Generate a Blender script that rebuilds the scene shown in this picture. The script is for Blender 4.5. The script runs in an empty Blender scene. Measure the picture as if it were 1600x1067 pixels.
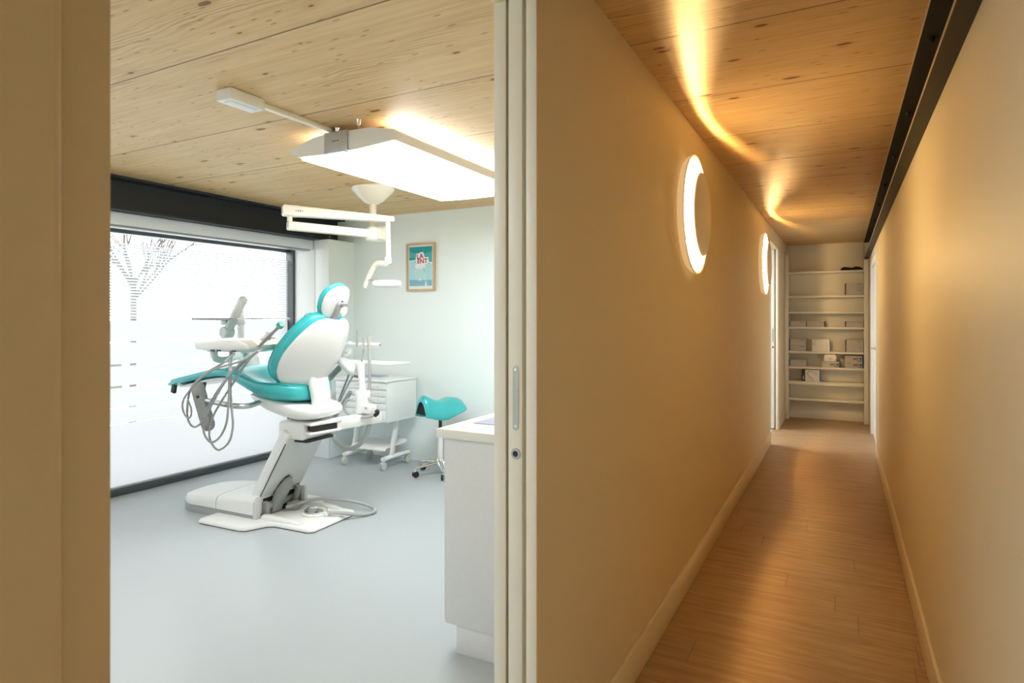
import bpy, bmesh, math, random
from mathutils import Vector, Matrix
random.seed(7)
R = math.radians
S = 0.88                       # everything below is laid out in units where the lens is 1.5 above the floor; S turns them into metres
SC = bpy.context.scene
COL = SC.collection
V = Vector
CF, SF, FP, HY = 0.8825, 0.4704, 970.0, 497.0

def at(px, py, Y):             # a point of the vertical plane Y, from where the photograph shows it
    r = (px-800)/FP
    X = Y*(CF*r-SF)/(CF+SF*r)
    D = -SF*X+CF*Y
    return V((X, Y, 1.5-(py-HY)*D/FP))

# ------------------------------------------------------------------ materials
class NT:
    def __init__(s, name):
        s.m = bpy.data.materials.new(name); s.m.use_nodes = True
        s.t = s.m.node_tree; s.t.nodes.clear()
        s.out = s.n('ShaderNodeOutputMaterial')
    def n(s, ty, **kw):
        nd = s.t.nodes.new(ty)
        for k, v in kw.items(): setattr(nd, k, v)
        return nd
    def l(s, a, b): s.t.links.new(a, b)
    def put(s, sock, v):
        if isinstance(v, bpy.types.NodeSocket): s.l(v, sock)
        else: sock.default_value = v
    def math(s, op, a, b=0.0, c=0.0):
        nd = s.n('ShaderNodeMath', operation=op)
        s.put(nd.inputs[0], a); s.put(nd.inputs[1], b); s.put(nd.inputs[2], c)
        return nd.outputs[0]
    def mixc(s, f, a, b, mode='MIX'):
        nd = s.n('ShaderNodeMix', data_type='RGBA', blend_type=mode)
        s.put(nd.inputs[0], f)
        s.put(nd.inputs[6], a if isinstance(a, bpy.types.NodeSocket) else (*a, 1))
        s.put(nd.inputs[7], b if isinstance(b, bpy.types.NodeSocket) else (*b, 1))
        return nd.outputs[2]
    def ramp(s, f, lo, hi):
        nd = s.n('ShaderNodeMapRange', clamp=True)
        s.put(nd.inputs[0], f); nd.inputs[1].default_value = lo; nd.inputs[2].default_value = hi
        return nd.outputs[0]
    def pos(s):
        g = s.n('ShaderNodeNewGeometry')
        m = s.n('ShaderNodeVectorMath', operation='SCALE'); s.l(g.outputs['Position'], m.inputs[0]); m.inputs['Scale'].default_value = 1/S
        return m.outputs[0]
    def obj(s): return s.n('ShaderNodeTexCoord').outputs['Object']
    def xyz(s, v):
        nd = s.n('ShaderNodeSeparateXYZ'); s.l(v, nd.inputs[0]); return nd.outputs
    def vec(s, x, y, z):
        nd = s.n('ShaderNodeCombineXYZ')
        for i, k in enumerate((x, y, z)): s.put(nd.inputs[i], k)
        return nd.outputs[0]
    def noise(s, v, scale, detail=3, rough=.5, dist=0):
        nd = s.n('ShaderNodeTexNoise'); s.l(v, nd.inputs['Vector'])
        nd.inputs['Scale'].default_value = scale; nd.inputs['Detail'].default_value = detail
        nd.inputs['Roughness'].default_value = rough; nd.inputs['Distortion'].default_value = dist
        return nd.outputs[0]
    def pbsdf(s, col, rough=.5, metal=0., spec=.5, coat=0., bump=None, bstr=.1, bdist=.002):
        b = s.n('ShaderNodeBsdfPrincipled')
        s.put(b.inputs['Base Color'], col if isinstance(col, bpy.types.NodeSocket) else (*col, 1))
        s.put(b.inputs['Roughness'], rough); b.inputs['Metallic'].default_value = metal
        b.inputs['Specular IOR Level'].default_value = spec; b.inputs['Coat Weight'].default_value = coat
        b.inputs['Coat Roughness'].default_value = .12
        if bump is not None:
            bp = s.n('ShaderNodeBump'); s.l(bump, bp.inputs['Height']); bp.inputs['Strength'].default_value = bstr
            bp.inputs['Distance'].default_value = bdist
            s.l(bp.outputs[0], b.inputs['Normal'])
        return b.outputs[0]
    def done(s, sh): s.l(sh, s.out.inputs[0]); return s.m

def flat(name, col, rough=.5, metal=0., spec=.5, coat=0., grain=0.03, gs=60, bstr=0.0):
    t = NT(name); nz = t.noise(t.obj(), gs, 3)
    c = t.mixc(nz, tuple(max(0, k*(1-grain)) for k in col), tuple(min(1, k*(1+grain)) for k in col))
    return t.done(t.pbsdf(c, rough, metal, spec, coat, nz if bstr else None, bstr))

def emit(name, col, strength):
    t = NT(name); e = t.n('ShaderNodeEmission'); e.inputs[0].default_value = (*col, 1); e.inputs[1].default_value = strength
    return t.done(e.outputs[0])

def paint(name, col, rough=.55):
    t = NT(name); p = t.pos(); nz = t.noise(p, 420, 2); big = t.noise(p, 2.2, 2)
    c = t.mixc(big, tuple(k*.985 for k in col), tuple(min(1, k*1.015) for k in col))
    return t.done(t.pbsdf(c, rough, 0, .35, 0, nz, .12, .0006))

def pine():
    t = NT('pine_panel'); p = t.pos(); X, Y, Z = t.xyz(p)
    lam = t.math('FLOOR', t.math('DIVIDE', t.math('ADD', Y, 20.04), .15))
    wn = t.n('ShaderNodeTexWhiteNoise', noise_dimensions='1D'); t.l(lam, wn.inputs['W']); rnd = wn.outputs[0]
    xs = t.math('ADD', X, t.math('MULTIPLY', rnd, 37.0))
    warp = t.noise(t.vec(t.math('MULTIPLY', xs, 1.1), t.math('MULTIPLY', Y, 5.0), 0.0), 1.3, 3)
    ringv = t.math('MULTIPLY', t.math('ADD', Y, t.math('MULTIPLY', warp, .16)), 300.0)
    ring = t.ramp(t.math('SINE', ringv), -.2, 1.0)
    soft = t.noise(t.vec(t.math('MULTIPLY', xs, .9), t.math('MULTIPLY', Y, 26.0), 3.0), 1.6, 4, .6)
    fine = t.noise(t.vec(t.math('MULTIPLY', xs, 6.0), t.math('MULTIPLY', Y, 190.0), 0.0), 1.0, 3, .6)
    c = t.mixc(t.ramp(soft, .3, .72), (.74, .535, .285), (.62, .405, .185))
    c = t.mixc(t.math('MULTIPLY', ring, t.ramp(warp, .42, .68)), c, (.47, .275, .108))
    c = t.mixc(t.math('MULTIPLY', t.ramp(fine, .5, .8), .4), c, (.42, .24, .09))
    c = t.mixc(t.math('MULTIPLY', rnd, .30), c, (.57, .37, .165))
    # knots
    kv = t.vec(t.math('MULTIPLY', xs, 2.5), t.math('MULTIPLY', Y, 6.6), 0.0)
    vo = t.n('ShaderNodeTexVoronoi', voronoi_dimensions='2D'); t.l(kv, vo.inputs['Vector']); vo.inputs['Scale'].default_value = 1.0
    sel = t.xyz(vo.outputs['Color'])
    rad = t.math('MULTIPLY', t.math('MAXIMUM', t.math('SUBTRACT', sel[0], .55), 0), .20)
    nzk = t.math('MULTIPLY', t.math('SUBTRACT', t.noise(kv, 9, 2), .5), .05)
    d = t.math('ADD', vo.outputs['Distance'], nzk)
    knot = t.math('SUBTRACT', 1.0, t.ramp(t.math('SUBTRACT', d, rad), -.006, .012))
    halo = t.math('MULTIPLY', t.math('SUBTRACT', 1.0, t.ramp(t.math('SUBTRACT', d, rad), .0, .13)), t.ramp(rad, .0, .03))
    c = t.mixc(t.math('MULTIPLY', halo, .45), c, (.52, .27, .085))
    c = t.mixc(t.math('MULTIPLY', knot, t.math('GREATER_THAN', rad, .002)), c, (.17, .075, .025))
    # short dark streaks
    sv = t.vec(t.math('MULTIPLY', xs, 6.5), t.math('MULTIPLY', Y, 34.0), 5.0)
    v2 = t.n('ShaderNodeTexVoronoi', voronoi_dimensions='2D'); t.l(sv, v2.inputs['Vector']); v2.inputs['Scale'].default_value = 1.0
    s2 = t.xyz(v2.outputs['Color'])
    sp = t.math('MULTIPLY', t.math('LESS_THAN', v2.outputs['Distance'], .12), t.math('GREATER_THAN', s2[1], .86))
    c = t.mixc(t.math('MULTIPLY', sp, .75), c, (.26, .13, .05))
    # panel joints every .75, hairlines between lamellas
    f = t.math('FRACT', t.math('DIVIDE', t.math('ADD', Y, 20.04), .75))
    dj = t.math('MINIMUM', f, t.math('SUBTRACT', 1.0, f))
    c = t.mixc(t.math('MULTIPLY', t.math('LESS_THAN', dj, .0052), .93), c, (.10, .045, .015))
    f2 = t.math('FRACT', t.math('DIVIDE', t.math('ADD', Y, 20.04), .15))
    c = t.mixc(t.math('MULTIPLY', t.math('LESS_THAN', f2, .012), .35), c, (.36, .20, .08))
    return t.done(t.pbsdf(c, .48, 0, .35, 0, fine, .10, .001))

def oak():
    t = NT('oak_plank'); p = t.pos(); X, Y, Z = t.xyz(p)
    row = t.math('FLOOR', t.math('DIVIDE', t.math('ADD', Y, 20.), .205))
    w1 = t.n('ShaderNodeTexWhiteNoise', noise_dimensions='1D'); t.l(row, w1.inputs['W'])
    xo = t.math('ADD', X, t.math('MULTIPLY', w1.outputs[0], 9.3))
    pc = t.math('FLOOR', t.math('DIVIDE', xo, 1.35))
    w2 = t.n('ShaderNodeTexWhiteNoise', noise_dimensions='2D'); t.l(t.vec(row, pc, 0.0), w2.inputs['Vector']); rnd = w2.outputs[0]
    xs = t.math('ADD', X, t.math('MULTIPLY', rnd, 41.0))
    soft = t.noise(t.vec(t.math('MULTIPLY', xs, 1.6), t.math('MULTIPLY', Y, 22.0), 0.0), 1.5, 5, .62, .4)
    fine = t.noise(t.vec(t.math('MULTIPLY', xs, 9.0), t.math('MULTIPLY', Y, 150.0), 0.0), 1.0, 3, .6)
    c = t.mixc(t.ramp(soft, .3, .72), (.545, .375, .222), (.30, .180, .090))
    c = t.mixc(t.math('MULTIPLY', t.ramp(fine, .45, .8), .4), c, (.29, .17, .085))
    c = t.mixc(t.math('MULTIPLY', rnd, .35), c, (.44, .285, .155))
    fy = t.math('FRACT', t.math('DIVIDE', t.math('ADD', Y, 20.), .205)); fx = t.math('FRACT', t.math('DIVIDE', xo, 1.35))
    j = t.math('MAXIMUM', t.math('MULTIPLY', t.math('LESS_THAN', fy, .012), .45), t.math('MULTIPLY', t.math('LESS_THAN', fx, .0022), .8))
    c = t.mixc(j, c, (.15, .085, .04))
    return t.done(t.pbsdf(c, t.math('ADD', .36, t.math('MULTIPLY', fine, .15)), 0, .45, 0, fine, .08, .0008))

def vinyl():
    t = NT('grey_vinyl'); p = t.pos(); nz = t.noise(p, 160, 3); big = t.noise(p, 1.4, 3)
    c = t.mixc(nz, (.43, .47, .49), (.47, .51, .53)); c = t.mixc(t.math('MULTIPLY', big, .3), c, (.44, .48, .50))
    return t.done(t.pbsdf(c, t.math('ADD', .27, t.math('MULTIPLY', big, .12)), 0, .5))

def film_glass():              # pane with a frosted foil: fine stripes at eye level, closed foil with a few clear slits below
    t = NT('striped_foil_glass'); p = t.pos(); X, Y, Z = t.xyz(p)
    fr = t.math('FRACT', t.math('DIVIDE', Z, .0255))
    stripes = t.math('LESS_THAN', fr, .36)
    up = t.math('MULTIPLY', stripes, t.math('GREATER_THAN', Z, 1.50))
    clear = t.math('MAXIMUM', up, t.math('GREATER_THAN', Z, 2.14))
    for z, w in ((1.487, .008), (1.295, .006), (1.10, .009), (.915, .009), (.735, .003), (.60, .002)):
        clear = t.math('MAXIMUM', clear, t.math('LESS_THAN', t.math('ABSOLUTE', t.math('SUBTRACT', Z, z)), w))
    tl = t.n('ShaderNodeBsdfTranslucent'); tl.inputs[0].default_value = (.232, .243, .258, 1)
    df = t.n('ShaderNodeBsdfDiffuse'); df.inputs[0].default_value = (.80, .83, .86, 1)
    mx = t.n('ShaderNodeMixShader'); mx.inputs[0].default_value = .22; t.l(tl.outputs[0], mx.inputs[1]); t.l(df.outputs[0], mx.inputs[2])
    tr = t.n('ShaderNodeBsdfTransparent'); tr.inputs[0].default_value = (.95, .97, .97, 1)
    gl = t.n('ShaderNodeBsdfGlossy'); gl.inputs['Roughness'].default_value = .03
    cl = t.n('ShaderNodeMixShader'); cl.inputs[0].default_value = .05; t.l(tr.outputs[0], cl.inputs[1]); t.l(gl.outputs[0], cl.inputs[2])
    m2 = t.n('ShaderNodeMixShader'); t.l(clear, m2.inputs[0]); t.l(mx.outputs[0], m2.inputs[1]); t.l(cl.outputs[0], m2.inputs[2])
    return t.done(m2.outputs[0])

def clear_glass():
    t = NT('clear_glass'); tr = t.n('ShaderNodeBsdfTransparent'); tr.inputs[0].default_value = (.95, .97, .97, 1)
    gl = t.n('ShaderNodeBsdfGlossy'); gl.inputs['Roughness'].default_value = .03
    cl = t.n('ShaderNodeMixShader'); cl.inputs[0].default_value = .05; t.l(tr.outputs[0], cl.inputs[1]); t.l(gl.outputs[0], cl.inputs[2])
    return t.done(cl.outputs[0])

def teal_leather():
    t = NT('teal_upholstery'); o = t.obj(); nz = t.noise(o, 240, 3); big = t.noise(o, 6, 3)
    c = t.mixc(big, (.035, .43, .46), (.055, .50, .52))
    return t.done(t.pbsdf(c, .30, 0, .5, .15, nz, .08, .001))

M = dict(
    wall=paint('cream_wall_paint', (.79, .705, .51)), mint=paint('pale_mint_paint', (.84, .915, .91)), white_wall=paint('white_reveal_paint', (.84, .86, .87)),
    jamb=flat('cream_lacquer', (.87, .84, .745), .38, grain=.01), pine=pine(), oak=oak(), vinyl=vinyl(), film=film_glass(), glass=clear_glass(),
    steel=flat('dark_painted_steel', (.018, .022, .027), .5, 0, .4), steel_warm=flat('oiled_steel', (.020, .018, .015), .5, 0, .3), bare=flat('bare_steel_edge', (.50, .42, .33), .45, .6),
    alu=flat('dark_aluminium', (.075, .09, .098), .42, .2), silver=flat('silver_aluminium', (.52, .54, .55), .38, .6), blind=flat('blind_white', (.80, .83, .87), .45),
    white=flat('white_plastic', (.82, .82, .80), .30, 0, .5, .1, .012), ivory=flat('ivory_lacquer', (.84, .80, .70), .33, 0, .5, .1, .012), shade=flat('pale_grey_plastic', (.62, .63, .62), .4),
    skirt=flat('light_grey_skirt', (.36, .37, .375), .45), teal=teal_leather(), grey=flat('mid_grey_plastic', (.30, .305, .30), .45), rubber=flat('grey_hose_rubber', (.34, .345, .345), .32), hose=flat('pale_hose', (.42, .43, .42), .35),
    dark=flat('black_plastic', (.015, .015, .016), .45), chrome=flat('chrome', (.80, .81, .82), .14, 1.0), brushed=flat('brushed_steel', (.55, .56, .55), .3, .9), satin=flat('satin_nickel', (.50, .51, .47), .34, .75),
    lam=flat('light_grey_laminate', (.70, .70, .71), .42), wtop=flat('white_worktop', (.80, .785, .73), .35), drawer=flat('drawer_white', (.82, .85, .85), .35),
    frost=flat('frosted_cup', (.75, .78, .77), .5), green=flat('green_silicone', (.10, .42, .30), .4), blue=flat('blue_print', (.02, .13, .36), .45), booklet=flat('blue_grey_paper', (.36, .40, .56), .55),
    paper=flat('white_paper', (.85, .86, .88), .6), carton=flat('grey_carton', (.50, .46, .42), .65), carton_w=flat('white_carton', (.78, .76, .70), .55), ink=flat('dark_ink', (.05, .05, .055), .6),
    ash=flat('ash_wood', (.60, .43, .25), .5, grain=.12, gs=30), red=flat('red_ink', (.50, .02, .05), .6), sea=flat('turquoise_ink', (.01, .30, .34), .6), sea2=flat('mid_turquoise_ink', (.06, .42, .46), .6),
    sea3=flat('pale_turquoise_ink', (.44, .74, .78), .6), sea4=flat('blue_grey_ink', (.22, .48, .60), .6), cloth=flat('black_cloth', (.010, .009, .009), .9), shelf=flat('shelf_cream', (.80, .765, .66), .4),
    bark=flat('grey_bark', (.09, .086, .083), .9, grain=.3), hedge=flat('hedge_green', (.10, .11, .09), .95, grain=.5), pave=flat('pale_paving', (.82, .82, .81), .9), render=flat('white_render', (.8, .8, .8), .9),
    panel=emit('lamp_diffuser_glow', (.91, .97, 1.), 10.3), added_panel=emit('added_diffuser_glow', (.95, .98, 1.), 5.0), rim=emit('perforated_rim_glow', (1., .58, .24), .45), up=emit('uplight_tube', (1., .98, .93), 8.0), led=emit('warm_led_strip', (1., .63, .25), 2350.0), dish=emit('warm_opal_glow', (1., .68, .30), 13.0), small=emit('status_led', (.55, .7, 1.), 1.6),  # the soft diffuser serves only the added front ceiling light
)

# ------------------------------------------------------------------ geometry helpers
def box(bm, x0, x1, y0, y1, z0, z1, bev=0., seg=2):
    r = bmesh.ops.create_cube(bm, size=1.0)
    vs = r['verts']
    for v in vs:
        v.co = V((x0+(v.co.x+.5)*(x1-x0), y0+(v.co.y+.5)*(y1-y0), z0+(v.co.z+.5)*(z1-z0)))
    if bev > 0:
        es = list({e for v in vs for e in v.link_edges})
        bmesh.ops.bevel(bm, geom=es, offset=bev, segments=seg, profile=.5, affect='EDGES')
    return bm

def obox(bm, c, ax, ay, az, hx, hy, hz, bev=0., seg=2):      # oriented box
    t = bmesh.new(); box(t, -hx, hx, -hy, hy, -hz, hz, bev, seg)
    ax, ay, az = V(ax).normalized(), V(ay).normalized(), V(az).normalized()
    for v in t.verts: v.co = V(c)+ax*v.co.x+ay*v.co.y+az*v.co.z
    me = bpy.data.meshes.new('tmp'); t.to_mesh(me); t.free(); bm.from_mesh(me); bpy.data.meshes.remove(me)
    return bm

def beam_box(bm, p0, p1, w, h, bev=0., up=(0, 0, 1)):
    p0, p1 = V(p0), V(p1); d = (p1-p0); a = d.normalized(); s = a.cross(V(up)).normalized(); u = s.cross(a)
    return obox(bm, (p0+p1)/2, a, s, u, d.length/2, w/2, h/2, bev)

def loft(bm, rings, cap=True, closed=True):
    vr = [[bm.verts.new(p) for p in r] for r in rings]
    n = len(rings[0])
    for a, b in zip(vr[:-1], vr[1:]):
        for i in range(n if closed else n-1):
            j = (i+1) % n
            bm.faces.new((a[i], a[j], b[j], b[i]))
    if cap:
        bm.faces.new(list(reversed(vr[0]))); bm.faces.new(vr[-1])
    return bm

def crom(pts, k=6):
    pts = [V(p) for p in pts]
    if len(pts) < 3: return pts
    P = [pts[0]*2-pts[1]]+pts+[pts[-1]*2-pts[-2]]; out = []
    for i in range(1, len(P)-2):
        for j in range(k):
            t = j/k; a, b, c, d = P[i-1], P[i], P[i+1], P[i+2]
            out.append(.5*((2*b)+(c-a)*t+(2*a-5*b+4*c-d)*t*t+(3*b-a-3*c+d)*t**3))
    out.append(pts[-1]); return out

def tube(bm, pts, r, n=10, k=6, flat_=1.0):
    pts = crom(pts, k) if k else [V(p) for p in pts]
    m = len(pts); rr = r if isinstance(r, (list, tuple)) else [r, r]
    tan = [(pts[min(i+1, m-1)]-pts[max(i-1, 0)]).normalized() for i in range(m)]
    up = V((0, 0, 1)) if abs(tan[0].z) < .9 else V((1, 0, 0))
    s = tan[0].cross(up).normalized(); rings = []
    for i in range(m):
        s = (s-tan[i]*s.dot(tan[i])).normalized(); u = tan[i].cross(s)
        f = i/(m-1)*(len(rr)-1); q = int(min(f, len(rr)-2)); rad = rr[q]+(rr[q+1]-rr[q])*(f-q)
        rings.append([pts[i]+s*rad*math.cos(2*math.pi*j/n)+u*rad*flat_*math.sin(2*math.pi*j/n) for j in range(n)])
    return loft(bm, rings)

def lathe(bm, o, axis, prof, n=40, closed_prof=False):
    o, a = V(o), V(axis).normalized(); up = V((0, 0, 1)) if abs(a.z) < .9 else V((1, 0, 0))
    s = a.cross(up).normalized(); u = a.cross(s)
    rows = []
    for r, h in prof:
        if r < 1e-6: rows.append([bm.verts.new(o+a*h)])
        else: rows.append([bm.verts.new(o+a*h+s*r*math.cos(2*math.pi*j/n)+u*r*math.sin(2*math.pi*j/n)) for j in range(n)])
    seq = list(zip(rows[:-1], rows[1:]))
    if closed_prof: seq.append((rows[-1], rows[0]))
    for A, B in seq:
        for j in range(n):
            k = (j+1) % n
            if len(A) == 1 and len(B) == 1: continue
            if len(A) == 1: bm.faces.new((A[0], B[j], B[k]))
            elif len(B) == 1: bm.faces.new((A[j], B[0], A[k]))
            else: bm.faces.new((A[j], B[j], B[k], A[k]))
    bmesh.ops.recalc_face_normals(bm, faces=bm.faces[:])
    return bm

def cyl(bm, p0, p1, r, n=24, r1=None, bev=.0):
    p0, p1 = V(p0), V(p1); L = (p1-p0).length; r1 = r if r1 is None else r1; b = min(bev, L*.4, r*.6)
    pr = [(0, 0), (r-b, 0), (r, b), (r1, L-b), (r1-b, L), (0, L)] if b > 0 else [(0, 0), (r, 0), (r1, L), (0, L)]
    return lathe(bm, p0, p1-p0, pr, n)

def prism(bm, poly, d, bev=0., seg=2):          # poly: 3-D points of one face, d: extrusion vector
    vs = [bm.verts.new(V(p)) for p in poly]; f = bm.faces.new(vs)
    r = bmesh.ops.extrude_face_region(bm, geom=[f]); nv = [g for g in r['geom'] if isinstance(g, bmesh.types.BMVert)]
    for v in nv: v.co += V(d)
    bmesh.ops.recalc_face_normals(bm, faces=bm.faces[:])
    if bev:
        es = list({e for v in vs+nv for e in v.link_edges}); bmesh.ops.bevel(bm, geom=es, offset=bev, segments=seg, profile=.5, affect='EDGES')
    return bm

def se(hw, th, n=32, e=3.0):
    out = []
    for j in range(n):
        t = 2*math.pi*(j+.5)/n; c, s = math.cos(t), math.sin(t)
        out.append((hw*math.copysign(abs(c)**(2/e), c), th*math.copysign(abs(s)**(2/e), s)))
    return out

def pad(bm, frames, lat, n=32, e=3.0):           # frames: (centre, normal, half width, half thickness, bend)
    rings = []; lat = V(lat)
    for c, nr, hw, th, bend in frames:
        nr = V(nr).normalized(); wmax = max(f[2] for f in frames)
        rings.append([V(c)+lat*x+nr*(y+bend*(x/wmax)**2) for x, y in se(hw, th, n, e)])
    loft(bm, rings); bmesh.ops.recalc_face_normals(bm, faces=bm.faces[:])
    return bm

def text_bm(s, size, depth):
    cu = bpy.data.curves.new('lettering', 'FONT'); cu.body = s; cu.size = size; cu.extrude = depth; cu.offset = size*.022; cu.resolution_u = 3
    cu.align_x = 'CENTER'; cu.align_y = 'CENTER'
    o = bpy.data.objects.new('lettering', cu); COL.objects.link(o); bpy.context.view_layer.update()
    me = bpy.data.meshes.new_from_object(o.evaluated_get(bpy.context.evaluated_depsgraph_get()))
    bm = bmesh.new(); bm.from_mesh(me); bpy.data.objects.remove(o); bpy.data.meshes.remove(me); bpy.data.curves.remove(cu)
    return bm

def lmat(o):
    m = Matrix.Identity(4)
    while o is not None:
        m = Matrix.LocRotScale(o.location, o.rotation_euler, None) @ m; o = o.parent
    return m

def obj(name, bm, m, parent=None, smooth=40, local=False):
    if parent is not None:
        if not local:
            inv = lmat(parent).inverted()
            for v in bm.verts: v.co = inv @ v.co
        loc = None
    else:
        xs = [v.co.x for v in bm.verts]; ys = [v.co.y for v in bm.verts]; z0 = min(v.co.z for v in bm.verts)
        loc = V(((min(xs)+max(xs))/2, (min(ys)+max(ys))/2, z0))
        for v in bm.verts: v.co -= loc
    me = bpy.data.meshes.new(name); bm.to_mesh(me); bm.free()
    for mm in (m if isinstance(m, (list, tuple)) else [m]): me.materials.append(M[mm] if isinstance(mm, str) else mm)
    if smooth:
        me.polygons.foreach_set('use_smooth', [True]*len(me.polygons)); me.set_sharp_from_angle(angle=R(smooth))
    o = bpy.data.objects.new(name, me); COL.objects.link(o)
    if parent is not None: o.parent = parent
    else: o.location = loc
    return o

def tag(o, label, cat, group=None):
    o['label'] = label; o['category'] = cat
    if group: o['group'] = group
    return o

def thing(name, label, cat, loc, rotz=0., group=None):
    o = bpy.data.objects.new(name, None); COL.objects.link(o); o.location = V(loc); o.rotation_euler = (0, 0, rotz); o.empty_display_size = .1
    return tag(o, label, cat, group)

def struct(name, bm, m, parent=None, smooth=0):
    o = obj(name, bm, m, parent, smooth)
    if parent is None: o['kind'] = 'structure'
    return o

def B(*a, **k): return box(bmesh.new(), *a, **k)

def kids(o): return [c for c in bpy.data.objects if c.parent == o]
def dup(root, label=None, group=None, parent=None):
    r = root.copy(); COL.objects.link(r)
    if parent is not None: r.parent = parent
    if label: r['label'] = label
    if group: r['group'] = group
    for c in kids(root): dup(c, parent=r)
    return r

# ------------------------------------------------------------------ setting
XL, XI, XR, ZC = -.767, -.905, .327, 2.61        # corridor wall faces, ceiling
struct('floor', B(-5.62, -.838, -.72, 10.5, -.08, 0), 'vinyl')
struct('floor_corridor', B(-.838, .60, -2.6, 10.5, -.08, 0), 'oak')
struct('ceiling', B(-5.75, .62, -2.7, 10.6, ZC, ZC+.15), 'pine')
bm = bmesh.new()
box(bm, XI, XL+.010, -2.6, .374, 0, ZC, .014, 4)                # left of the doorway
box(bm, XI, XL, .372, 1.585, 2.425, ZC); box(bm, XI, XL, 7.97, 9.05, 2.425, ZC)
box(bm, XI, -.866, 1.590, 2.85, 0, ZC); box(bm, -.80, XL, 1.590, 2.85, 0, ZC)      # pocket skins
box(bm, XI, XL, 2.85, 7.97, 0, ZC)
box(bm, XI, -.866, 9.055, 9.75, 0, ZC); box(bm, -.80, XL, 9.055, 9.75, 0, ZC); box(bm, XI, XL, 9.75, 10.34, 0, ZC)
struct('wall_left', bm, 'wall', smooth=35)
# jamb linings: near reveal and the slotted far reveal of each sliding door
bm = bmesh.new(); box(bm, XI, XL-.006, .376, .431, 0, 2.425, .004)
struct('trim_1', bm, 'wall', smooth=40)
for i, (ya, yb) in enumerate(((1.585, 1.592), (9.05, 9.057))):
    bm = bmesh.new(); box(bm, XI, -.866, ya, yb, 0, 2.425, .002); box(bm, -.80, XL+.001, ya, yb, 0, 2.425, .002)
    struct('trim_%d' % (i+2), bm, 'jamb', smooth=40)
    d = struct('door_%d' % (i+1), B(-.860, -.814, ya+.004, ya+1.15 if i == 0 else ya+.65, .012, 2.44, .003), 'jamb', smooth=40)
    pl = bmesh.new(); yf = ya+.004
    w = .0095; z0, z1 = 1.176, 1.363; poly = []
    for k in range(13): a = math.pi*k/12; poly.append((-.8345+w*math.cos(a), yf-.0015, z1-w+w*math.sin(a)))
    for k in range(13): a = math.pi+math.pi*k/12; poly.append((-.8345+w*math.cos(a), yf-.0015, z0+w+w*math.sin(a)))
    prism(pl, poly, (0, .004, 0))
    hp = obj('edge_pull', pl, 'satin', d)
    obj('screw', cyl(bmesh.new(), (-.8345, yf-.003, z1-.012), (-.8345, yf, z1-.012), .0045, 14), 'chrome', hp)
    obj('screw', cyl(bmesh.new(), (-.8345, yf-.003, z0+.012), (-.8345, yf, z0+.012), .0045, 14), 'chrome', hp)
    obj('latch_button', cyl(bmesh.new(), (-.8345, yf-.003, 1.292), (-.8345, yf, 1.292), .006, 14), 'silver', hp)
    rg = obj('lock_ring', lathe(bmesh.new(), (-.8345, yf, 1.108), (0, -1, 0), [(.009, -.002), (.009, .003), (.0145, .003), (.0155, .001), (.0155, -.002)], 28, True), 'satin', d)
    obj('keyhole', cyl(bmesh.new(), (-.8345, yf-.0012, 1.108), (-.8345, yf+.002, 1.108), .0095, 24), 'dark', rg)
bm = bmesh.new(); box(bm, XR, .47, -2.6, 7.90, 0, 2.343); box(bm, .43, .47, -2.6, 10.34, 2.343, ZC); box(bm, XR, .47, 9.30, 10.34, 0, 2.343); box(bm, XR, .47, 7.90, 9.30, 2.20, 2.343); box(bm, .45, .50, 7.9, 9.3, 0, 2.2)
struct('wall_right', bm, 'wall')
bm = bmesh.new(); box(bm, .318, .40, 7.86, 7.94, 0, 2.22, .003); box(bm, .318, .40, 9.26, 9.34, 0, 2.22, .003); box(bm, .318, .40, 7.94, 9.26, 2.15, 2.22, .003)
struct('trim_4', bm, 'white_wall', smooth=40)
d3 = struct('door_3', B(.345, .39, 7.945, 9.255, .008, 2.145, .003), 'white_wall', smooth=40)
hb = bmesh.new(); cyl(hb, (.345, 8.62, 1.14), (.295, 8.62, 1.14), .009, 14); tube(hb, [(.297, 8.62, 1.14), (.292, 8.57, 1.14), (.292, 8.48, 1.14)], .009, 10)
hd = obj('lever_handle', hb, 'brushed', d3); obj('rosette', cyl(bmesh.new(), (.345, 8.62, 1.14), (.337, 8.62, 1.14), .026, 20), 'brushed', hd)
struct('baseboard_left', box(bmesh.new(), XL, XL+.015, 1.62, 7.965, 0, .147, .004), 'wall', smooth=40)
struct('baseboard_right', box(bmesh.new(), XR-.015, XR, -2.58, 7.858, 0, .147, .004), 'wall', smooth=40)
struct('baseboard_end', box(bmesh.new(), XL, XL+.012, 9.09, 10.07, 0, .13, .004), 'wall', smooth=40)
struct('wall_end', B(-5.62, .62, 10.34, 10.5, 0, ZC), 'wall')
struct('wall_back', B(-5.62, XI, 5.31, 5.43, 0, ZC), 'mint')
struct('wall_front', B(-5.62, XI, -.72, -.60, 0, ZC), 'mint')
bm = bmesh.new(); box(bm, -.905, -.62, -2.72, -2.6, 0, ZC); box(bm, .20, .5, -2.72, -2.6, 0, ZC); box(bm, -.62, .20, -2.72, -2.6, 0, 1.0); box(bm, -.62, .20, -2.72, -2.6, 2.3, ZC)
struct('wall_near', bm, 'wall')
wn = struct('window_added', B(-.62, -.58, -2.69, -2.63, 1.0, 2.3), 'alu')  # added window behind the camera, unseen, put in to light the jamb
struct('sash', box(B(.16, .20, -2.69, -2.63, 1.0, 2.3), -.58, .16, -2.69, -2.63, 1.0, 1.05), 'alu', wn); struct('pane', B(-.58, .16, -2.665, -2.655, 1.05, 2.3), 'glass', wn)
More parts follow.
